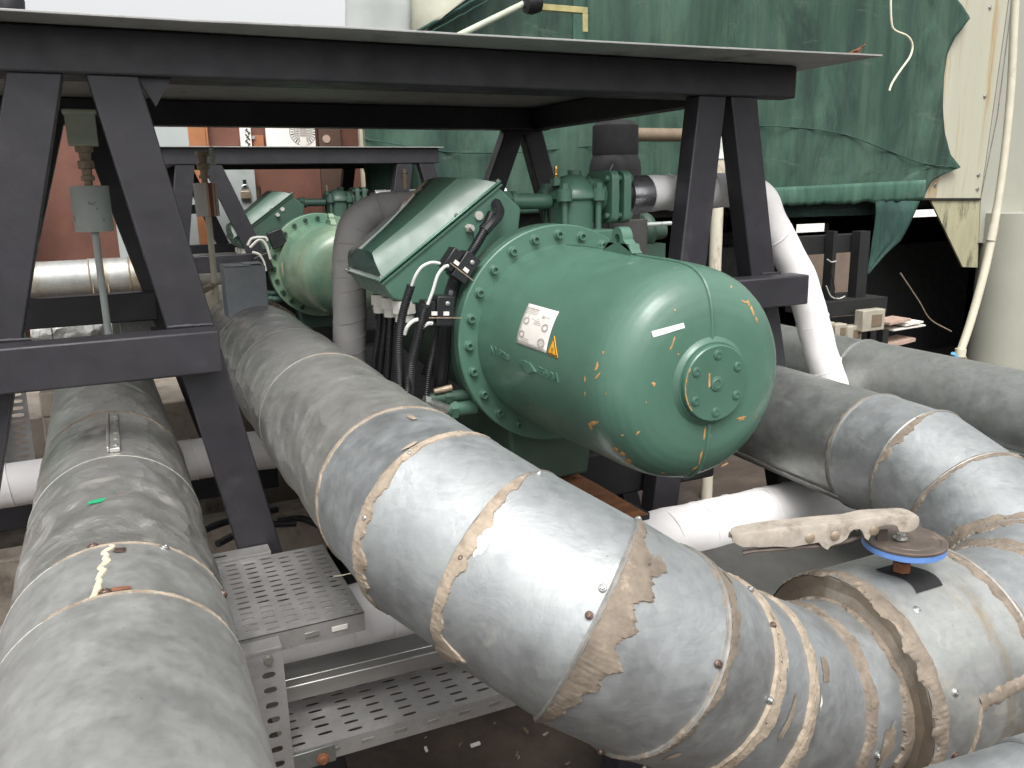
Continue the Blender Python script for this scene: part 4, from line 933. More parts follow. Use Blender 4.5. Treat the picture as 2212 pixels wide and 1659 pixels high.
# ---------------------------------------------------------------- wrapped pipes
def wrapped(name, label, pts, r, mat, turns=26, jit=.003, n=14, pitch=.09):
    t = thing(name, label, 'pipe', pts[0]); P = smooth_path(pts, n); b = MB(); b.tube(P, r, 40, jit=jit); obj('wrap', b, mat, t, smooth=60)
    acc = 0
    for i in range(1, len(P)-1):
        acc += (P[i]-P[i-1]).length
        if acc > pitch:
            acc = 0; d = (P[i+1]-P[i-1]).normalized(); d = (d+V((.25, .1, .1))).normalized()
            u = d.orthogonal().normalized(); q = d.cross(u)
            bb = MB(); bb.tube([P[i]+(u*math.cos(2*PI*k/24)+q*math.sin(2*PI*k/24))*(r+.001) for k in range(25)], .0022, 5); obj('wrap_edge', bb, mat, t)
    return t
up = wrapped('wrapped_pipe', 'white wrapped pipe from the near compressor valve, dropping behind the right frame leg', [(1.475, 2.26, 1.468), (1.62, 2.28, 1.471), (1.80, 2.29, 1.474), (1.93, 2.27, 1.470), (1.995, 2.255, 1.44), (2.05, 2.245, 1.345), (2.15, 2.2, 1.15), (2.21, 2.16, .93), (2.26, 2.12, .75), (2.28, 2.1, .60)], .056, G['white'], pitch=.16, jit=.004)
b = MB(); b.tube([(1.455, 2.26, 1.466), (1.49, 2.262, 1.467), (1.532, 2.266, 1.468)], .0595, 36, jit=.004); obj('silver_tape', b, G['tape'], up)
b = MB(); b.cyl((1.432, 2.26, 1.465), (1.46, 2.26, 1.466), .05, 24); obj('rubber_sleeve', b, G['rubber'], up)
rw = wrapped('wrapped_pipe', 'pale wrapped pipe to the right of the rear compressor', [(1.47, 5.2, 1.44), (1.8, 5.2, 1.44), (2.4, 5.2, 1.44)], .055, G['white'])
b = MB(); b.cyl((1.46, 5.2, 1.44), (1.50, 5.2, 1.44), .058, 24); obj('rubber_sleeve', b, G['rubber'], rw)
wrapped('wrapped_pipe', 'white wrapped pipe low down, passing under the tray and behind the lever', [(-.6, 1.87, .43), (.2, 1.9, .44), (.9, 1.93, .45), (1.5, 1.94, .455), (2.1, 1.95, .45), (2.7, 1.96, .44)], .085, G['white'], pitch=.1, jit=.006)
wrapped('wrapped_pipe', 'white wrapped pipe crossing low behind the left frame legs', [(-1.2, 3.15, .55), (-.3, 3.14, .55), (.3, 3.13, .55), (1.0, 3.12, .55)], .075, G['white'], pitch=.12)
ge = [at(880, 470, Y=2.66), at(858, 449, Y=2.66), at(820, 452, Y=2.66), at(784, 470, Y=2.66), at(763, 505, Y=2.66), at(755, 555, Y=2.66), at(755, 640, Y=2.66), at(755, 740, Y=2.66), at(756, 860, Y=2.66)]
ge[0] = V((ge[1].x+.12, 2.72, ge[1].z))
wrapped('wrapped_pipe', 'grey cloth wrapped pipe bending down beside the terminal box', ge, .053, G['grey_wrap'], pitch=.045, jit=.004)

# ---------------------------------------------------------------- vents, box on the pipe
def vent(label, x, y, zb, z0, z1, r, canm, lean, stem_r, top):
    t = thing('air_vent', label, 'air vent', (x, y, zb))
    def P(z): return V((x+lean*(z-z0), y, z))
    b = MB(); b.cyl(P(zb), P(z0), stem_r, 14); obj('stem', b, G['cream'] if canm == 'canw' else G['can'], t)
    b = MB(); b.lathe(P(z0), P(z1)-P(z0), [(0, r*.6), (0.001, r), ((z1-z0)-.001, r), (z1-z0, r*.6)], 32); obj('can', b, G[canm], t, smooth=30)
    b = MB(); zz = z1; b.lathe(P(zz), (lean, 0, 1), [(0, .012), (.015, .012), (.016, .02), (.03, .02), (.031, .014), (.05, .015), (.052, .024), (.075, .024), (.076, .016), (.10, .018), (.102, .026), (.12, .026)], 14); obj('valve_body', b, G['bronze'], t)
    if top == 'box':
        b = MB(); b.obox(P(zz+.17), (.085, 0, 0), (0, .06, 0), (0, 0, .10)); b.obox(P(zz+.22), (.095, 0, 0), (0, .07, 0), (0, 0, .014)); obj('float_box', b, plain('pale_green_plastic', (.46, .52, .42), .5), t, bev=.004)
    else:
        b = MB(); b.obox(P(zz+.10)+V((.036, -.02, 0)), (.018, 0, 0), (0, .012, 0), (0, 0, .075)); obj('lever', b, plain('pale_green_lever', (.45, .55, .42), .5), t, bev=.004)
    return t
vent('grey speckled air vent can on a thin stem between the left frame legs', -.052, 3.0, .94, 1.385, 1.527, .056, 'can', 0, .011, 'box')
vv = vent('white air vent can with rust streaks, in front of the lower rear frame', .352, 3.6, 1.05, 1.406, 1.537, .045, 'canw', 0, .012, 'lever')
p = at(440, 590, Y=3.6); b = MB(); b.cyl((.345, 3.6, 1.13), (p.x-.02, 3.58, 1.11), .014, 12); b.obox((p.x+.01, 3.57, 1.13), (.10, 0, .02), (0, .012, 0), (0, 0, .008)); obj('drain_cock', b, G['bronze'], vv)
b = MB(); b.hexa([(.345, 3.17, 1.03), (.49, 3.17, 1.03), (.49, 3.30, 1.03), (.345, 3.30, 1.03), (.345, 3.17, 1.235), (.49, 3.17, 1.235), (.49, 3.30, 1.24), (.345, 3.30, 1.24)])
bx = thing('sheet_metal_box', 'square grey sheet metal box standing on the big pipe', 'box', (.42, 3.23, 1.05))
obj('casing', b, plain('dull_zinc_sheet', (.27, .29, .31), .5, .3, .15, 8, .2, 40), bx, bev=.002)
b = MB(); b.box((.35, 3.18, 1.2365), (.44, 3.25, 1.239)); b.box((.42, 3.2, 1.2395), (.485, 3.29, 1.242)); obj('lid_flap', b, G['galv'], bx)
b = MB(); bigG.putty(b, 1, 60, 150, .01, .02, 3.3, .012, .9, x0=-.15); obj('debris_rim', b, G['putty_d'], bx)
b = MB(); b.lathe((.33, 3.72, 1.0), (0, 0, 1), [(0, .13), (.05, .125), (.085, .09), (.105, .04), (.11, .005)], 28); tag(obj('insulated_pipe', b, G['cream_rust']), 'rust stained domed jacket end behind the square box', 'pipe cap')
b = MB(); b.box((-.02, 3.78, .78), (.20, 3.9, .99)); b.box((-.05, 3.77, .991), (.23, 3.92, 1.005)); tag(obj('flange_box', b, G['galv_r'], bev=.003), 'grey boxed flange cover behind the left crossbar', 'flange cover')
b = MB(); b.cyl((-.35, 4.3, .88), (-.02, 4.2, .9), .11, 32); b.cyl((-.29, 4.28, .885), (-.27, 4.275, .886), .114, 32); tag(obj('pipe_elbow', b, G['galv_l']), 'grimy jacketed elbow seen between the two left crossbars', 'pipe')

# ---------------------------------------------------------------- perforated trays
def perf(mb, o, ux, uy, W, H, nc, nr, sw, sh, stag=True, n_=20, marg=.006):
    """sheet spanned by ux*W, uy*H; slots long in ux, columns along uy"""
    o, ux, uy = V(o), V(ux), V(uy); cw = W/nc; ph = (H-2*marg)/(nr+.5)
    def P(a, c): return o+ux*a+uy*c
    for c in range(nc):
        x0 = c*cw; off = marg+(ph/2 if (stag and c % 2) else 0)
        mb.add([P(x0, 0), P(x0+cw, 0), P(x0+cw, off), P(x0, off)], [(0, 1, 2, 3)])
        e = off+nr*ph; mb.add([P(x0, e), P(x0+cw, e), P(x0+cw, H), P(x0, H)], [(0, 1, 2, 3)])
        for r_ in range(nr):
            y0 = off+r_*ph; cx, cy = x0+cw/2, y0+ph/2; outp = []
            for k in range(n_):
                t = k/n_*4; s_ = int(t); f = t-s_
                a, d = [((-1+2*f), -1), (1, (-1+2*f)), ((1-2*f), 1), (-1, (1-2*f))][s_]
                outp.append((a*cw/2, d*ph/2))
            vs = [P(cx+a, cy+d) for a, d in outp]
            for a, d in outp:
                an = math.atan2(d/ph, a/cw); ca, sa = math.cos(an), math.sin(an)
                rr = (abs(ca/(sw/2))**3.2+abs(sa/(sh/2))**3.2)**(-1/3.2); vs.append(P(cx+ca*rr, cy+sa*rr))
            mb.add(vs, [(k, (k+1) % n_, n_+(k+1) % n_, n_+k) for k in range(n_)])
trg = 'perforated cable trays beside the big pipe'
t1 = thing('cable_tray', 'perforated metal tray cover lying flat between the two big pipes', 'cable tray', (.26, 1.84, .55), trg)
b = MB(); perf(b, (.105, 1.645, .600), (1, 0, 0), (0, 1, 0), .295, .40, 7, 14, .030, .0085); 
b.add([(.105, 1.645, .6), (.4, 1.645, .6), (.4, 1.645, .557), (.105, 1.645, .557)], [(0, 1, 2, 3)]); b.add([(.4, 1.645, .6), (.4, 2.045, .6), (.4, 2.045, .557), (.4, 1.645, .557)], [(0, 1, 2, 3)])
obj('tray_plate', b, G['tray'], t1, solid=.0015, smooth=0)
b = MB(); b.box((.10, 2.05, .604), (.27, 2.10, .607)); b.box((.10, 2.05, .585), (.27, 2.053, .604)); obj('end_bracket', b, G['tray'], t1)
b = MB(); b.box((.125, 2.07, .6072), (.165, 2.077, .6082)); obj('slot', b, G['rubber'], t1)
for x_ in (.285, .345):
    b = MB(); b.obox((x_, 1.6425, .578), (.03 if x_ < .3 else .035, 0, 0), (0, .002, 0), (0, 0, .012)); obj('punched_slot', b, G['seam' if x_ < .3 else 'paper'], t1, bev=.003)
t2 = thing('cable_tray', 'perforated metal tray standing on edge right of the left foreground pipe', 'cable tray', (.16, 1.6, .1), trg)
b = MB(); perf(b, (.09, 1.60, .592), (1, 0, 0), (0, -.10, -.995), .125, .52, 2, 15, .026, .0125, False); b.add([(.09, 1.60, .592), (.215, 1.60, .592), (.215, 1.638, .594), (.09, 1.638, .594)], [(0, 1, 2, 3)])
b.add([(.215, 1.60, .592), (.215, 1.548, .075), (.215, 1.60, .075), (.215, 1.645, .592)], [(0, 1, 2, 3)]); obj('tray_plate', b, G['tray'], t2, solid=.0015, smooth=0)
b = MB(); b.lathe((.185, 1.597, .572), (0, -1, 0), [(0, .011), (.002, .011), (.003, .008), (.009, .008)], 6); obj('bolt', b, G['zinc'], t2)
t3 = thing('cable_tray', 'long dusty perforated tray lowest down, under the aluminium trunking', 'cable tray', (.5, 1.7, .3), trg)
b = MB(); perf(b, (.20, 1.585, .352), (1, -.02, 0), (-.03, 1, 0), .68, .29, 11, 9, .034, .0095)
b.add([(.20, 1.585, .352), (.88, 1.571, .352), (.88, 1.571, .312), (.20, 1.585, .312)], [(0, 1, 2, 3)]); b.add([(.20, 1.585, .312), (.88, 1.571, .312), (.88, 1.60, .312), (.20, 1.61, .312)], [(0, 1, 2, 3)])
obj('tray_plate', b, G['tray'], t3, solid=.0015, smooth=0)
for k in range(7):
    b = MB(); b.obox((.30+k*.075, 1.5805-k*.0015, .333), (.028, 0, 0), (0, .0015, 0), (0, 0, .009)); obj('punched_slot', b, G['seam'], t3, bev=.003)
b = MB(); b.obox((.258, 1.578, .328), (.09, 0, 0), (0, .003, 0), (0, 0, .04)); obj('joint_plate', b, G['galv_r'], t3, bev=.001)
b = MB(); b.lathe((.275, 1.575, .322), (0, -1, 0), [(0, .014), (.002, .014), (.003, .009), (.010, .008)], 16); obj('bolt', b, G['rust'], t3)
b = MB(); b.tube([(.62+.0, 1.80, .42), (.62, 1.80, .36), (.63, 1.79, .356), (.645, 1.80, .36), (.645, 1.80, .42)], .003, 6); obj('clip', b, G['zinc'], t3)
t4 = thing('cable_tray', 'perforated tray at the far left edge, partly behind the left pipe', 'cable tray', (-.4, 1.9, .5), trg)
b = MB(); perf(b, (-.52, 1.5, .62), (1, 0, 0), (0, 1, 0), .25, .4, 5, 16, .026, .006); obj('tray_plate', b, G['tray'], t4, solid=.0015, smooth=0)
t5 = thing('cable_tray', 'upright slotted bracket seen between the black leg and the left pipe', 'cable tray', (-.42, 3.4, .3), trg)
b = MB(); perf(b, (-.55, 3.72, .35), (1, 0, 0), (0, .15, .98), .16, .42, 2, 14, .05, .014, False); obj('tray_plate', b, G['tray'], t5, solid=.002, smooth=0)
# aluminium trunking
tk = thing('cable_trunking', 'smooth aluminium trunking with thin grooves between the two trays', 'trunking', (.4, 1.74, .41))
b = MB(); b.hexa([(.18, 1.685, .405), (.95, 1.66, .405), (.95, 1.75, .41), (.18, 1.775, .41), (.18, 1.688, .44), (.95, 1.663, .44), (.95, 1.745, .452), (.18, 1.77, .452)]); obj('channel', b, G['alu'], tk, bev=.002)
for q in (.012, .030, .038):
    b = MB(); b.tube([(.18, 1.688+q*2, .442+q*.15), (.95, 1.663+q*2, .442+q*.15)], .0012, 6); obj('groove_lip', b, G['zinc'], tk)
b = MB(); b.tube([(.38, 1.84, .604), (.40, 1.82, .612), (.43, 1.81, .618), (.46, 1.80, .61)], .0015, 5); tag(obj('wire', b, G['rope']), 'short bent white wire on the flat tray cover', 'wire')

# ---------------------------------------------------------------- floor clutter, plinths
def slab(name, label, cat, a, c, mat, grp=None, bev=.008):
    b = MB(); b.box(a, c); return tag(obj(name, b, mat, bev=bev), label, cat, grp)
slab('concrete_plinth', 'pale concrete plinth edge behind the left frame legs, nearest of the low plinths', 'plinth', (-1.2, 3.36, GZ), (.68, 3.49, .20), G['concrete_l'])
slab('concrete_plinth', 'pale stepped concrete plinth farther back between the left frame legs', 'plinth', (-1.2, 3.70, GZ), (.45, 3.9, .26), G['concrete_l'])
slab('concrete_plinth', 'wide stained concrete plinth under the left pipe, beyond the frame', 'plinth', (-1.3, 4.1, GZ), (.9, 5.2, .55), G['concrete_l'])
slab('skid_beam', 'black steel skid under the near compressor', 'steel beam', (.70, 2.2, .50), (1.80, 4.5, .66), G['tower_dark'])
slab('added_dark_block', 'dark block added beneath the near steel skid to blacken the gap', 'base', (.75, 2.95, GZ), (1.75, 4.5, .499), G['tower_dark'])  # solid dark block added so the space below the skid reads black
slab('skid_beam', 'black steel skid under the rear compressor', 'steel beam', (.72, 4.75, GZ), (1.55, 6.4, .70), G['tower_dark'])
b = MB(); b.prism([(1.1, 1.9, .56), (1.32, 1.9, .56), (1.20, 1.9, .64), (1.1, 1.9, .645)], (0, .29, 0)); tag(obj('timber_wedge', b, G['wood']), 'reddish timber wedge in the dark under the near compressor', 'timber')
b = MB(); b.box((1.24, 1.92, GZ), (1.34, 2.02, .555)); tag(obj('steel_post', b, B, bev=.004), 'dark post under the domed end of the compressor', 'post')
b = MB(); b.box((.83, 2.10, .50), (.90, 2.199, .66)); b.box((.78, 2.08, .661), (.96, 2.199, .70)); tag(obj('steel_bracket', b, G['brown_pvc'], bev=.004), 'brownish stub bracket on the skid left under the near compressor', 'bracket')
b = MB(); P = [at(82, 850, Y=3.3), at(175, 838, Y=3.3)]; b.box((P[0].x, 3.3, P[0].z-.09), (.0, 3.38, P[0].z+.0)); b.box((P[0].x, 3.30, .16), (P[0].x+.10, 3.379, P[0].z-.092)); tag(obj('bracket', b, G['concrete_l'], bev=.006), 'grey angle bracket standing left of the left foreground pipe', 'bracket')
for k, (pts, r_) in enumerate(((((430, 1150), (480, 1130), (540, 1115), (600, 1100)), .014), (((470, 1175), (520, 1150), (570, 1135), (640, 1130)), .014), (((600, 1125), (650, 1120), (690, 1135), (740, 1150)), .013))):
    tag(obj('conduit', conduit('c', [at(x, y, Z=.24) for x, y in pts], r_, None), G['rubber']), 'dark ribbed conduit lying in the shadow behind the flat tray', 'cable conduit', 'ribbed conduits on the floor')
for k in range(16):
    p = at(random.uniform(900, 1420), random.uniform(1545, 1655), Z=GZ+.012); b = MB(); a = random.random()*6; s_ = random.uniform(.004, .02)
    b.obox(p, V((math.cos(a), math.sin(a), 0))*s_*2, V((-math.sin(a), math.cos(a), 0))*s_*.7, (0, 0, s_*.5)); tag(obj('rubble', b, [G['concrete_l'], G['brown_pvc'], G['paper']][k % 3 if k > 2 else 0], bev=.001), 'small crumb of rubble on the dirty floor at the bottom', 'rubble', 'crumbs on the floor')
b = MB(); P = smooth_path([at(1458, 1615, Z=GZ+.02), at(1470, 1632, Z=GZ+.03), at(1485, 1645, Z=GZ+.02)], 6); b.tube(P, .003, 6); tag(obj('cord', b, G['rope']), 'short bit of white cord on the floor below the pipe bend', 'cord')
q, d_ = bigG.at(8, .1, R(-78), .004)
b = MB(); P = smooth_path([q, q+V((.01, -.01, -.03)), q+V((.015, -.01, -.07)), q+V((.005, -.01, -.11))], 6); b.tube(P, .0028, 6); tag(obj('cord', b, G['rope']), 'white tie dangling from the underside of the big bend', 'cord')
b = MB(); b.hexa([(.55, 2.0, GZ), (.78, 1.97, GZ), (.82, 2.25, GZ), (.57, 2.3, GZ), (.6, 2.05, GZ+.12), (.72, 2.03, GZ+.15), (.75, 2.2, GZ+.1), (.62, 2.25, GZ+.13)]); tag(obj('netting_scrap', b, G['netdark'], bev=.02), 'dark green scrap of netting bunched on the floor', 'netting')
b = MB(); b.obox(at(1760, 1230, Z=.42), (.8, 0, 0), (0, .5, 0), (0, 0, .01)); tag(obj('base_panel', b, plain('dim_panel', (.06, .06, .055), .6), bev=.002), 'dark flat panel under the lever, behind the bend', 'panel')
b = MB(); q0, q1 = at(2040, 1800, Z=.75), at(2440, 1668, Z=.78); lo2 = Gore([q0, q0.lerp(q1, .5), q1+V((.1, 0, 0))], .07); lo2.mesh(b); lo2.bead(b, 1); tag(obj('insulated_pipe', b, G['galv']), 'corner of a metal jacketed pipe at the bottom right of the picture', 'pipe')

# ---------------------------------------------------------------- background left: boarded wall
YW = 6.7
def WP(px, py, y=YW): return at(px, py, Y=y)
def panel(name, label, cat, px0, py0, px1, py1, mat, y=YW-.03, th=.03, z0=None, z1=None, parent=None, bev=.002):
    a, c = WP(px0, py0, y), WP(px1, py1, y); b = MB(); b.box((a.x, y, c.z if z0 is None else z0), (c.x, y+th, a.z if z1 is None else z1))
    o = obj(name, b, mat, parent, bev=bev)
    return tag(o, label, cat) if label else o
xr = WP(783, 280).x
b = MB(); b.box((-3.5, YW, GZ), (xr, YW+.12, 2.35)); wl = tag(obj('boarded_wall', b, G['brownwall']), 'long brown boarded wall far behind on the left', 'wall')
dr = thing('door', 'pale grey door with a padlock in the brown wall', 'door', (.3, YW, 0))
x0, x1 = WP(225, 280).x, WP(412, 280).x
b = MB(); b.box((x0, YW-.05, .1), (WP(405, 280).x, YW-.002, 2.2)); obj('door_leaf', b, G['greydoor'], dr, bev=.003)
x_or = WP(405, 300).x
b = MB(); b.box((WP(405, 300).x+.003, YW-.055, .1), (WP(442, 290).x, YW-.002, 2.34)); obj('door_frame', b, G['orange'], dr, bev=.003)
b = MB(); b.box((WP(442, 290).x+.002, YW-.065, .1), (WP(447, 290).x, YW-.002, 2.34)); obj('door_trim', b, G['orange'], dr, bev=.002)
pk = thing('padlock', 'small steel padlock hanging on the grey door', 'padlock', WP(531, 414, YW-.08))
# the padlock sits on the lower pale panel
a_, c_2 = WP(500, 350, YW-.06), WP(552, 500, YW-.06)
b = MB(); b.box((WP(440, 350).x, YW-.07, .4), (WP(549, 400).x, YW-.056, 1.72)); obj('door_panel', b, G['greydoor'], dr, bev=.002)
pp = WP(531, 418, YW-.09); b = MB(); b.box((pp.x-.036, YW-.10, pp.z-.04), (pp.x+.036, YW-.073, pp.z+.02)); obj('lock_body', b, G['bronze'], pk, bev=.006)
b = MB(); b.tube([(pp.x+.022*math.cos(PI*k/10), YW-.087, pp.z+.04+.022*math.sin(PI*k/10)) for k in range(11)], .006, 8); b.cyl((pp.x-.022, YW-.087, pp.z+.01), (pp.x-.022, YW-.087, pp.z+.04), .006, 8); b.cyl((pp.x+.022, YW-.087, pp.z+.01), (pp.x+.022, YW-.087, pp.z+.04), .006, 8); obj('shackle', b, G['zinc'], pk)
b = MB(); b.box((pp.x-.012, YW-.08, pp.z+.05), (pp.x+.012, YW-.0705, pp.z+.1)); obj('hasp', b, G['rubber'], pk)
panel('measuring_board', 'narrow white board with dark tally marks, between the brown boards', 'board', 516, 262, 545, 320, G['signw'], YW-.04)
b = MB()
for k in range(9):
    p = WP(532+(k % 3)*3, 280+k*4, YW-.045); b.obox(p, (.016, 0, .012*(-1)**k), (0, .002, 0), (0, 0, .012))
tag(obj('tally_mark', b, G['ink']), 'dark marks written on the narrow white board', 'mark')
panel('timber_board', 'orange brown board between the narrow board and the white sign', 'board', 546, 292, 572, 330, G['orange'], YW-.02, .02)
sg = thing('sign_board', 'white sign board with a round grey seal, above the rear frame', 'sign', WP(625, 300, YW-.05))
pa_, pb_ = WP(572, 262, YW-.06), WP(683, 322, YW-.06)
b = MB(); b.box((pa_.x, YW-.06, pb_.z), (pb_.x, YW-.04, pa_.z+.2)); obj('board', b, G['signw'], sg, bev=.002)
sc_ = WP(654, 285, YW-.062); b = MB(); ro = .098
def ringm(r0, r1, n=48):
    vs = []
    for k in range(n): a = 2*PI*k/n; vs += [(sc_.x+r0*math.cos(a), YW-.0625, sc_.z+r0*math.sin(a)), (sc_.x+r1*math.cos(a), YW-.0625, sc_.z+r1*math.sin(a))]
    b.add(vs, [(2*k, 2*k+1, (2*k+3) % (2*n), (2*k+2) % (2*n)) for k in range(n)])
ringm(ro, ro*1.03); ringm(ro*.66, ro*.69)
for k in range(28):
    a = 2*PI*k/28; d = V((math.cos(a), 0, math.sin(a))); t_ = V((-math.sin(a), 0, math.cos(a))); w_ = .004 if k % 3 else .007
    b.obox(V((sc_.x, YW-.0628, sc_.z))+d*ro*.85, d*ro*.24, (0, .0008, 0), t_*w_)
for k in range(9):
    z_ = sc_.z-.05+k*.0125; hw_ = math.sqrt(max(.0001, (.062)**2-(z_-sc_.z)**2)); b.box((sc_.x-hw_, YW-.063, z_), (sc_.x-hw_*.35, YW-.0625, z_+.0035)); b.box((sc_.x+hw_*.35, YW-.063, z_), (sc_.x+hw_, YW-.0625, z_+.0035))
obj('seal_print', b, G['ink'], sg, smooth=0)
b = MB(); b.box((sc_.x-.024, YW-.0640, sc_.z-.12), (sc_.x+.024, YW-.0632, sc_.z-.035)); obj('seal_ribbon', b, G['paper'], sg)
b = MB(); b.box((sc_.x-.02, YW-.0650, sc_.z-.03), (sc_.x+.02, YW-.0642, sc_.z+.05)); obj('seal_figure', b, G['ink_l'], sg)
panel('wall_post', 'dark brown post right of the white sign', 'post', 686, 255, 738, 330, plain('dark_brown_board', (.08, .045, .03), .7), YW-.05, .05, 0.1, 2.34)
panel('wall_post', 'pale yellow strip where the brown wall meets the green net', 'post', 776, 255, 786, 330, G['cream'], YW-.06, .06, .1, 2.3)
b = MB(); b.lathe(WP(705, 300, YW-.052), (0, -1, 0), [(0, .03), (.004, .03)], 20); tag(obj('blank_plate', b, G['paper_d']), 'round pinkish plate on the dark brown post', 'plate')
b = MB(); b.lathe(WP(547, 297, YW-.03), (0, -1, 0), [(0, .015), (.01, .012)], 12); tag(obj('bolt_head', b, G['zinc']), 'single bolt head on the brown board left of the white sign', 'bolt')
# green netting seen at the left margin
b = MB(); b.grid(14, 24, lambda u, v: V((-2.6+2.0*u, 6.3+.06*noise.noise(V((u*6, v*3, 1))), .4+1.75*v))); tag(obj('shade_net', b, G['net2'], solid=.004), 'green net hanging at the left margin behind the frame leg', 'netting')
b = MB(); b.box((-2.6, 6.25, 2.16), (-.45, 6.33, 2.24)); tag(obj('timber_rail', b, G['cream']), 'pale rail above the net at the left margin', 'rail')

# ---------------------------------------------------------------- cooling tower wrapped in net
YN = 5.6
def NP(px, py, y=YN): return at(px, py, Y=y)
tw = thing('cooling_tower', 'large cooling tower clad in cream panels, wrapped with green netting', 'cooling tower', (4.6, 6.6, 0))
xl = NP(786, 290).x; zh = NP(1850, 431).z; xR = NP(2060, 300).x
b = MB()
n = 60; x_a, x_b = xl+.02, xR+.1
prof_ = []
for k in range(n+1):
    x = x_a+(x_b-x_a)*k/n; prof_.append((x, YN+.10+(.045 if k % 4 in (1, 2) else 0)))
vs = [V((x, y, zh+.02)) for x, y in prof_]+[V((x, y, 4.6)) for x, y in prof_]
b.add(vs, [(k, k+1, n+2+k, n+1+k) for k in range(n)])
b.prism([(x_a+.02, YN+.16, zh+.02), (x_b, YN+.16, zh+.02), (x_b, 8.6, zh+.02), (x_a+1.25, 8.6, zh+.02)], (0, 0, 4.6-zh)); obj('casing', b, G['panel'], tw, smooth=20)
b = MB(); b.box((xl+1.9, YN+.17, zh-.10), (x_b+.8, 8.5, zh+.015)); obj('basin', b, G['tower_dark'], tw)
# cream side panels, right
def quadpanel(name, pts, mat, y=YN, th=.02, parent=tw, bev=.002):
    P = [NP(px, py, y) for px, py in pts]; b = MB(); b.prism([(p.x, y, p.z) for p in P], (0, th, 0)); return obj(name, b, mat, parent, bev=bev)
quadpanel('side_panel', [(1960, -400), (2192, -400), (2178, 0), (2118, 428), (1990, 428), (1960, 100)], G['panel'], YN+.03)
quadpanel('side_panel', [(2194, -400), (2900, -400), (2500, 536), (2115, 524), (2119, 430), (2180, 0)], G['panel2'], YN+.03)
quadpanel('corner_gusset', [(2010, 431), (2117, 431), (2112, 578), (2080, 577)], G['gusset'], YN+.035)
quadpanel('hem_shade_strip', [(1560, 434), (1700, 434), (1965, 434), (1990, 434), (1960, 462), (1700, 470), (1600, 478)], G['netdark'], YN+.12, .02)  # dark green strip stands in for shade beneath the net hem
for px, py in ((2138, 16), (2127, 208), (2113, 378), (2111, 408), (2030, 220), (2020, 400)):
    p = NP(px, py, YN+.03); b = MB(); b.lathe(p, (0, -1, 0), [(0, .022), (.004, .022), (.005, .014), (.016, .012)], 12); obj('panel_bolt', b, G['zinc'], tw)
for y_, px, pts in ((YN+.024, 0, [(2187, 0), (2155, 250), (2119, 428)]),):
    P = [NP(a, c, y_) for a, c in pts]; b = MB(); b.tube(P, .004, 6); obj('panel_joint', b, G['seam'], tw)
P = [NP(a, c, YN+.024) for a, c in ((1985, 431), (2118, 431))]; b = MB(); b.tube(P, .009, 6); obj('panel_joint', b, G['tower_dark'], tw)
P = [NP(a, c, YN+.024) for a, c in ((2113, 524), (2300, 531))]; b = MB(); b.tube(P, .006, 6); obj('panel_joint', b, G['seam'], tw)
rC = .30; q = NP(2112, 540, 5.75); dr_ = ray(2112, 540); dr_ = V((dr_.x, dr_.y, 0)).normalized(); pcn = V((q.x, q.y, 0))+V((dr_.y, -dr_.x, 0))*rC
b = MB(); b.lathe((pcn.x, pcn.y, GZ), (0, 0, 1), [(0, rC), (NP(2150, 460).z-GZ, rC)], 48); obj('round_leg', b, G['panel2'], tw)
b = MB(); b.box((pcn.x+rC*1.0, pcn.y-.1, GZ), (pcn.x+3, pcn.y+.05, NP(2150, 526).z)); obj('end_wall', b, plain('bluish_panel', (.36, .38, .42), .6), tw)
# dark walls and boxes added under the tower to keep it dark
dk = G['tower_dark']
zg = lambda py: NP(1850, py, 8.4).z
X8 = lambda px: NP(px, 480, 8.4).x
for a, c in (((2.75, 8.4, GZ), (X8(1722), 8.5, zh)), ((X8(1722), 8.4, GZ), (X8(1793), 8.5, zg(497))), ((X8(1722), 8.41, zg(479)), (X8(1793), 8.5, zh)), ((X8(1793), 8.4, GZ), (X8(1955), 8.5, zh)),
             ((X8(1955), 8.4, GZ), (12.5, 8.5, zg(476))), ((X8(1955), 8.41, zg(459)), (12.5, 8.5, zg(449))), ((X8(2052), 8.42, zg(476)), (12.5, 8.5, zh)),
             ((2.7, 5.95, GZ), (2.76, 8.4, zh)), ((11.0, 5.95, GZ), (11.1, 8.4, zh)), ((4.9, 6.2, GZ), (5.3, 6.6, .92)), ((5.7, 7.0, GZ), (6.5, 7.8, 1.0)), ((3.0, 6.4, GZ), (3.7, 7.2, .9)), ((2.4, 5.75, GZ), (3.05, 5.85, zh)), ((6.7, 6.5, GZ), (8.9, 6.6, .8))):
    b = MB(); b.box(a, c); obj('dark_infill', b, dk, tw, bev=.01)
b = MB(); b.box((2.4, 5.75, GZ), (11, 8.4, GZ+.03)); struct(obj('ground', b, plain('shade_dark_floor', (.02, .018, .016), .8, 0, .4, 4, .4), bev=0))  # floor sheet with the shade under the tower put into its colour
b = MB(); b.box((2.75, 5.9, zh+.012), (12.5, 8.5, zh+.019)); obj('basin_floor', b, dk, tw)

b = MB(); b.box((-5, 19.0, GZ), (34, 19.15, 1.30)); tag(obj('parapet_wall', b, G['limebright']), 'bright wall glimpsed through the gaps under the cooling tower', 'wall')
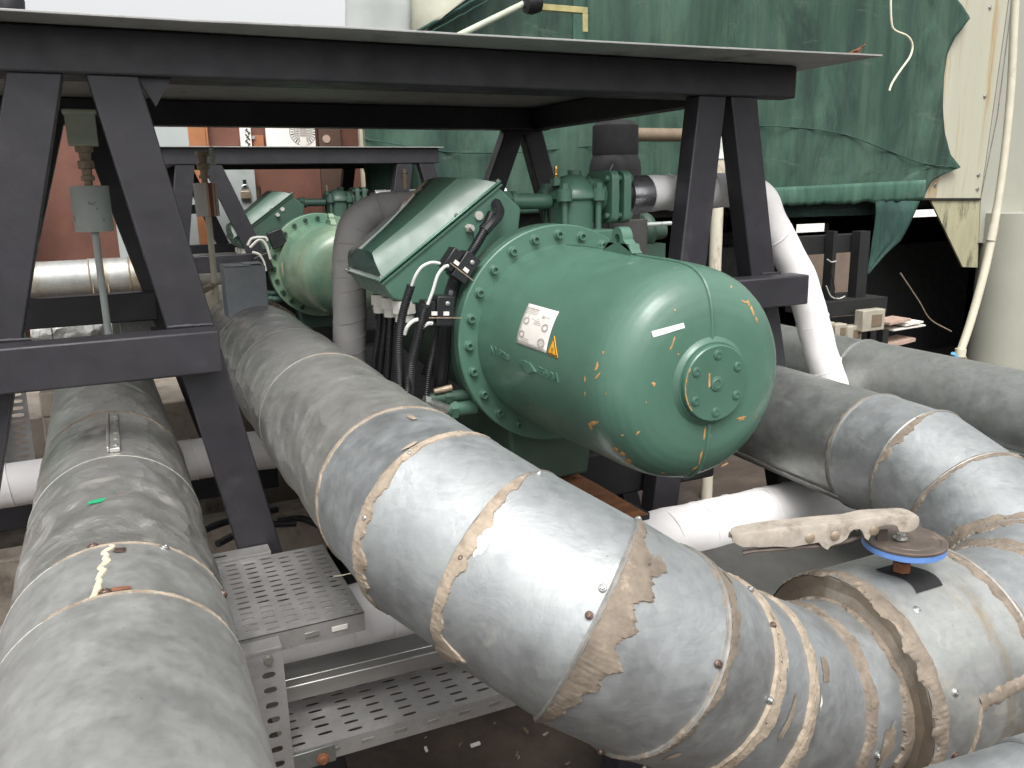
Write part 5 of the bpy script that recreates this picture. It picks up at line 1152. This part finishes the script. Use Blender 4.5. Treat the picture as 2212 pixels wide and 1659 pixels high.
# net: a sheet with scalloped right edge, sagging between fixings
zt_net = NP(1500, -260).z
redge = [(2040, -260), (2052, -60), (2062, 0), (2089, 40), (2058, 80), (2040, 118), (2031, 170), (2028, 230), (2034, 290), (2048, 335), (2068, 362), (2035, 374), (2004, 392), (1985, 432)]
RE = [NP(*p) for p in redge]
def rx(z):
    for p, q in zip(RE, RE[1:]):
        if q.z <= z <= p.z: return p.x+(q.x-p.x)*(p.z-z)/(p.z-q.z)
    return RE[-1].x if z < RE[-1].z else RE[0].x
zs_low = RE[-1].z
b = MB(); nx, nz = 150, 90
def netp(u, v):
    z = zs_low+(zt_net-zs_low)*v; x = xl+(rx(z)-xl)*u
    y = YN-.02+.012*noise.noise(V((x*9, 0, z*1.2)))+.02*noise.noise(V((x*2.2, 3, z*1.4)))-.03*max(0, u-.9)*10*.5
    y += .03*math.sin(x*11.5)*.5*(1 if u < .93 else 0)
    return V((x, y, z))
b.grid(nx, nz, netp)
tag(obj('shade_net', b, G['net'], solid=.004, smooth=60), 'big dark green shade net stretched over the cooling tower', 'netting')
# hem band
b = MB(); zA, zB_ = NP(1800, 405).z, zs_low-.005; xa_, xb_ = NP(1560, 420).x, rx(zs_low+.03)-.02
b.grid(160, 6, lambda u, v: V((xa_+(xb_-xa_)*u, YN-.055+.012*noise.noise(V((u*30, v, 0)))-.01*math.sin(PI*v), zB_+(zA-zB_+.05*u)*v+(1-v)*(.022*noise.noise(V((u*14, 0, 7)))+.012*noise.noise(V((u*45, 0, 3)))))))
tag(obj('net_hem', b, G['net2'], solid=.004, smooth=60), 'lighter green folded hem along the lower edge of the big net', 'netting')
# loose corner
lc = [(1985, 434, 1700+190), (1975, 460, 1892), (1962, 490, 1888), (1945, 520, 1884), (1915, 548, 1880), (1893, 572, 1876), (1876, 592, 1872)]
b = MB(); rows = []
for (pr, py, pl_) in lc:
    A_, B_ = NP(pl_, py, YN-.05), NP(pr, py, YN-.08)
    rows.append([A_.lerp(B_, k/12)+V((0, .03*noise.noise(V((k*.4, py*.02, 0))), 0)) for k in range(13)])
b.add([p for r_ in rows for p in r_], [(j*13+k, j*13+k+1, (j+1)*13+k+1, (j+1)*13+k) for j in range(len(rows)-1) for k in range(12)])
tag(obj('shade_net', b, G['netdark'], solid=.003, smooth=60), 'loose triangular corner of net hanging below the hem at right', 'netting')
# edge cord with fixings
b = MB(); b.tube([p+V((0, -.02, 0)) for p in RE[2:]], .008, 6); tag(obj('cord', b, G['netdark']), 'dark cord along the scalloped right edge of the net', 'cord')
b = MB()
P = smooth_path([NP(x, y, YN-.04) for x, y in ((786, 300), (1000, 330), (1250, 318), (1500, 285), (1640, 272), (1800, 285), (1900, 318), (1990, 352), (2066, 362))], 10); b.tube(P, .005, 5); tag(obj('cord', b, G['netdark']), 'thin dark cord sagging across the middle of the net', 'cord')
b = MB(); b.grid(4, 30, lambda u, v: V((NP(1237+28*u, 0, YN-.05).x, YN-.055, NP(1250, 120, YN).z+(3.2-NP(1250, 120, YN).z)*v))); tag(obj('net_strip', b, G['net2'], solid=.003), 'bright green vertical strip on the net behind the lamp bracket', 'netting')

# tarps
def sheet(name, label, pts, mat, y, cat='tarp', nn=12):
    P = [NP(px, py, y) for px, py in pts]; b = MB()
    def fn(u, v):
        p = P[0].lerp(P[1], u).lerp(P[3].lerp(P[2], u), v); return p+V((0, .05*noise.noise(V((p.x*4, 0, p.z*4))), 0))
    b.grid(nn, nn, fn); return tag(obj(name, b, mat, solid=.006, smooth=60), label, cat)
sheet('tarp', 'pale grey tarp at the top, left of the green net', [(745, -300), (884, -300), (886, 130), (747, 130)], G['tarp_w'], YN-.25)
sheet('tarp', 'beige translucent tarp with a torn slanting edge at the top', [(884, -60), (1090, -60), (905, 72), (888, 130)], G['tarp_b'], YN-.12)
b = MB(); P = [NP(x, y, YN-.14)+V((0, 0, .012*noise.noise(V((x*.1, 0, 0))))) for x, y in [(895+q*7.5, 72-q*4.1) for q in range(0, 28)]]; b.tube(P, .012, 6); b.tube([p+V((.03, 0, -.03)) for p in P], .006, 6); tag(obj('rope', b, G['netdark']), 'frayed dark cord along the torn edge of the beige tarp', 'rope')
b = MB(); P = smooth_path([NP(x, y, YN-.2) for x, y in ((1925, -60), (1924, 0), (1926, 50), (1934, 66), (1960, 78), (1971, 98), (1966, 122), (1950, 145), (1936, 165), (1926, 182), (1921, 196))], 8); b.tube(P, .009, 8); tag(obj('rope', b, G['rope']), 'pale rope dangling in front of the green net at top right', 'rope')

# lamp arm and bracket
ym = 4.3
br = thing('pole_bracket', 'pale pole tied with black tape to a yellowed angle bracket, above the sheet', 'bracket', at(1265, 68, Y=ym))
b = MB(); b.tube([at(960, 92, Y=ym), at(1132, 8, Y=ym)], .017, 16); obj('pole', b, plain('pale_green_pole', (.42, .46, .36), .5), br)
b = MB(); p0, p1 = at(1165, 14, Y=ym), at(1268, 16, Y=ym); b.box((p0.x, ym-.01, p0.z-.018), (p1.x, ym+.02, p0.z+.014)); p2 = at(1266, 70, Y=ym); b.box((p1.x-.032, ym-.012, p2.z), (p1.x, ym-.002, p0.z-.019)); obj('angle', b, plain('yellowed_steel', (.34, .30, .13), .6, 0, .3, 12, .2, 40), br, bev=.002)
b = MB(); c = at(1150, 8, Y=ym-.02); b.lathe(c-V((.05, 0, .0)), (1, 0, .1), [(0, .02), (.01, .052), (.045, .06), (.09, .05), (.10, .02)], 14); obj('black_tape', b, G['rubber'], br)

# PVC pipe with elbow beside the black filter
pv = thing('pvc_pipe', 'cream drain pipe with a white elbow behind the right frame legs', 'pipe', (3.2, 4.0, 0))
pt = at(1564, 300, Y=4.0); pm = at(1556, 440, Y=4.0)
zc = at(1500, 292, Y=4.0).z
b = MB(); b.cyl((pt.x-.03, 4.0, GZ), (pt.x-.03, 4.0, zc-.09), .036, 20); obj('drop_pipe', b, G['cream_rust'], pv)
b = MB(); b.cyl((2.62, 4.0, zc), (pt.x-.12, 4.0, zc), .036, 20); obj('cross_pipe', b, G['brown_pvc'], pv)
b = MB(); b.tube([V((pt.x-.13, 4.0, zc))]+[V((pt.x-.12+.09*math.sin(a), 4.0, zc-.09+.09*math.cos(a))) for a in [R(q*10) for q in range(10)]]+[V((pt.x-.03, 4.0, zc-.13))], .043, 20); obj('elbow', b, plain('white_pvc', (.62, .66, .62), .4), pv)
bt = thing('filter_housing', 'black lagged cylinder standing behind the compressor valve', 'filter', (2.45, 3.9, 0))
b = MB(); b.lathe((2.45, 3.9, 1.02), (0, 0, 1), [(0, .135), (.56, .138), (.60, .132), (.63, .118), (.64, .122), (.78, .120), (.80, .10), (.81, .05)], 28); obj('lagging', b, G['lag'], bt, smooth=40)
b = MB(); b.lathe((2.44, 3.75, .4), (0, 0, 1), [(0, .10), (.92, .10)], 24); obj('lower_pipe', b, plain('dark_grey_lagging', (.05, .048, .045), .8), bt)
b = MB(); b.tube(smooth_path([(2.36, 3.78, 1.60), (2.30, 3.76, 1.5), (2.28, 3.76, 1.42)], 6), .004, 6); obj('lead', b, G['rubber'], bt)
# green pump glimpsed low behind
b = MB(); b.lathe((2.85, 4.3, 1.22), (1, 0, 0), [(0, .05), (.02, .11), (.05, .12), (.08, .11), (.1, .06), (.2, .05)], 20); b.box((2.8, 4.2, .9), (3.0, 4.4, 1.15)); tag(obj('pump', b, G['green_dim']), 'dark green pump half hidden behind the white pipe', 'pump')
b = MB(); b.cyl((2.7, 4.1, 1.27), (3.0, 4.15, 1.27), .012, 8); tag(obj('rod', b, G['can']), 'thin grey rod beside the dark green pump', 'rod')
# cream hose at the right edge
hz_ = thing('pvc_pipe', 'slanting cream pipe in front of the cream panels at the right edge', 'pipe', at(2075, 770, Y=4.2))
P = smooth_path([at(x, y, Y=yy) for x, y, yy in ((2196, -60, 4.2), (2190, 60, 4.2), (2183, 200, 4.2), (2168, 350, 4.2), (2150, 470, 4.2), (2128, 580, 4.2), (2098, 690, 4.2), (2074, 762, 4.2))], 8)
b = MB(); b.tube(P, [.030 if k > 30 else .027 for k in range(len(P))], 18); obj('hose', b, G['cream'], hz_)
b = MB(); p = P[-1]; b.cyl(p+V((0, 0, -.03)), p+V((0.005, 0, .03)), .04, 18); obj('coupling', b, G['cream'], hz_)
q = at(2143, 500, Y=4.19); b = MB(); b.tube([at(2147, 488, Y=4.198), at(2140, 520, Y=4.198)], .0335, 18); obj('tape_wrap', b, G['cream_rust'], hz_)
b = MB(); q = at(2062, 768, Y=4.15); b.obox(q, (.05, 0, -.04), (0, .03, 0), (.015, 0, .02)); obj('blue_tie', b, plain('blue_rag', (.15, .42, .62), .6), hz_, bev=.004)
b = MB(); b.cyl(p+V((-.05, 0, -.05)), p+V((.05, 0, -.05)), .03, 8); obj('saddle', b, G['brown_pvc'], hz_)

# switch boxes in the dark
for k, (px0, py0, px1, py1, y) in enumerate(((1866, 672, 1911, 712, 4.3), (1832, 706, 1862, 736, 4.35), (1806, 702, 1830, 730, 4.35), (1785, 698, 1804, 724, 4.35))):
    a, c = at(px0, py0, Y=y), at(px1, py1, Y=y)
    t = thing('switch_box', ['raised grey switch box on the rack, rightmost', 'grey switch box third from the white pipe on the rack', 'grey switch box second from the white pipe on the rack', 'grey switch box nearest the white pipe on the rack'][k], 'switch box', ((a.x+c.x)/2, y, c.z), 'switch boxes in the shade under the tower')
    b = MB(); b.box((a.x, y, c.z), (c.x-.006, y+.08, a.z)); obj('box_body', b, plain('dim_box_%d' % k, (.34, .31, .25), .6), t, bev=.006)
    w_ = c.x-a.x; h_ = a.z-c.z; b = MB(); b.box((a.x+w_*.38, y-.006, c.z+h_*.2), (a.x+w_*.82, y-.001, c.z+h_*.78)); obj('window', b, G['brown_pvc'], t, bev=.003)
a, c = at(1780, 655, Y=4.42), at(1915, 672, Y=4.42)
rk = thing('equipment_rack', 'dark steel rack holding the switch boxes', 'rack', (4.6, 4.5, 0))
b = MB(); b.box((a.x, 4.42, c.z), (c.x, 4.8, a.z)); obj('shelf', b, dk, rk)
for px in (1865, 1885, 1912):
    p = at(px, 712, Y=4.45); b = MB(); b.box((p.x-.03, 4.44, 0), (p.x+.03, 4.5, p.z)); obj('upright', b, dk, rk)
for px, w_ in ((1795, .018), (1858, .05)):
    p = at(px, 655, Y=4.5); b = MB(); b.box((p.x-w_, 4.5, p.z), (p.x+w_, 4.58, at(px, 500, Y=4.5).z)); obj('upright', b, dk, rk)
p = at(1800, 520, Y=4.5); b = MB(); b.box((p.x-.3, 4.59, p.z-.10), (p.x+.45, 4.7, p.z+.03)); obj('rail', b, dk, rk)
b = MB(); p0, p1 = at(1745, 545, Y=5.0), at(1850, 680, Y=5.0); b.box((p0.x, 5.0, p1.z), (p1.x, 5.05, p0.z)); tag(obj('back_board', b, plain('brown_board', (.16, .12, .09), .8)), 'brown backing board behind the rack in the shade', 'board')
for k, (pts) in enumerate(([(1795, 590), (1802, 620), (1803, 640), (1815, 655)], [(1787, 560), (1796, 566), (1806, 564)], [(1785, 618), (1795, 640), (1812, 645), (1825, 640)])):
    b = MB(); b.tube(smooth_path([at(x, y, Y=4.48) for x, y in pts], 8), .005, 6); tag(obj('wire', b, G['plastic'] if k else G['rubber']), ['black', 'short pale', 'curved pale'][k]+' wire on the rack in front of the brown board', 'wire')
b = MB(); b.tube(smooth_path([at(x, y, Y=5.3) for x, y in ((1945, 590), (1985, 650), (2010, 690), (2055, 716))], 8), .006, 6); tag(obj('cable', b, G['bronze']), 'thin cable sagging in the dark beside the slanting pipe', 'cable')
for k, (px, py, w_, h_) in enumerate(((1925, 692, .16, .02), (1955, 696, .14, .015), (1930, 737, .2, .03), (1945, 705, .25, .012))):
    p = at(px, py, Y=5.2); b = MB(); b.obox(p, (w_*1.6, 0, h_), (0, .2, 0), (0, 0, h_)); tag(obj('scrap', b, G['paper' if k % 2 else 'paper_d']), 'flat pale scrap lying in the dark under the tower', 'scrap', 'pale scraps under the tower')
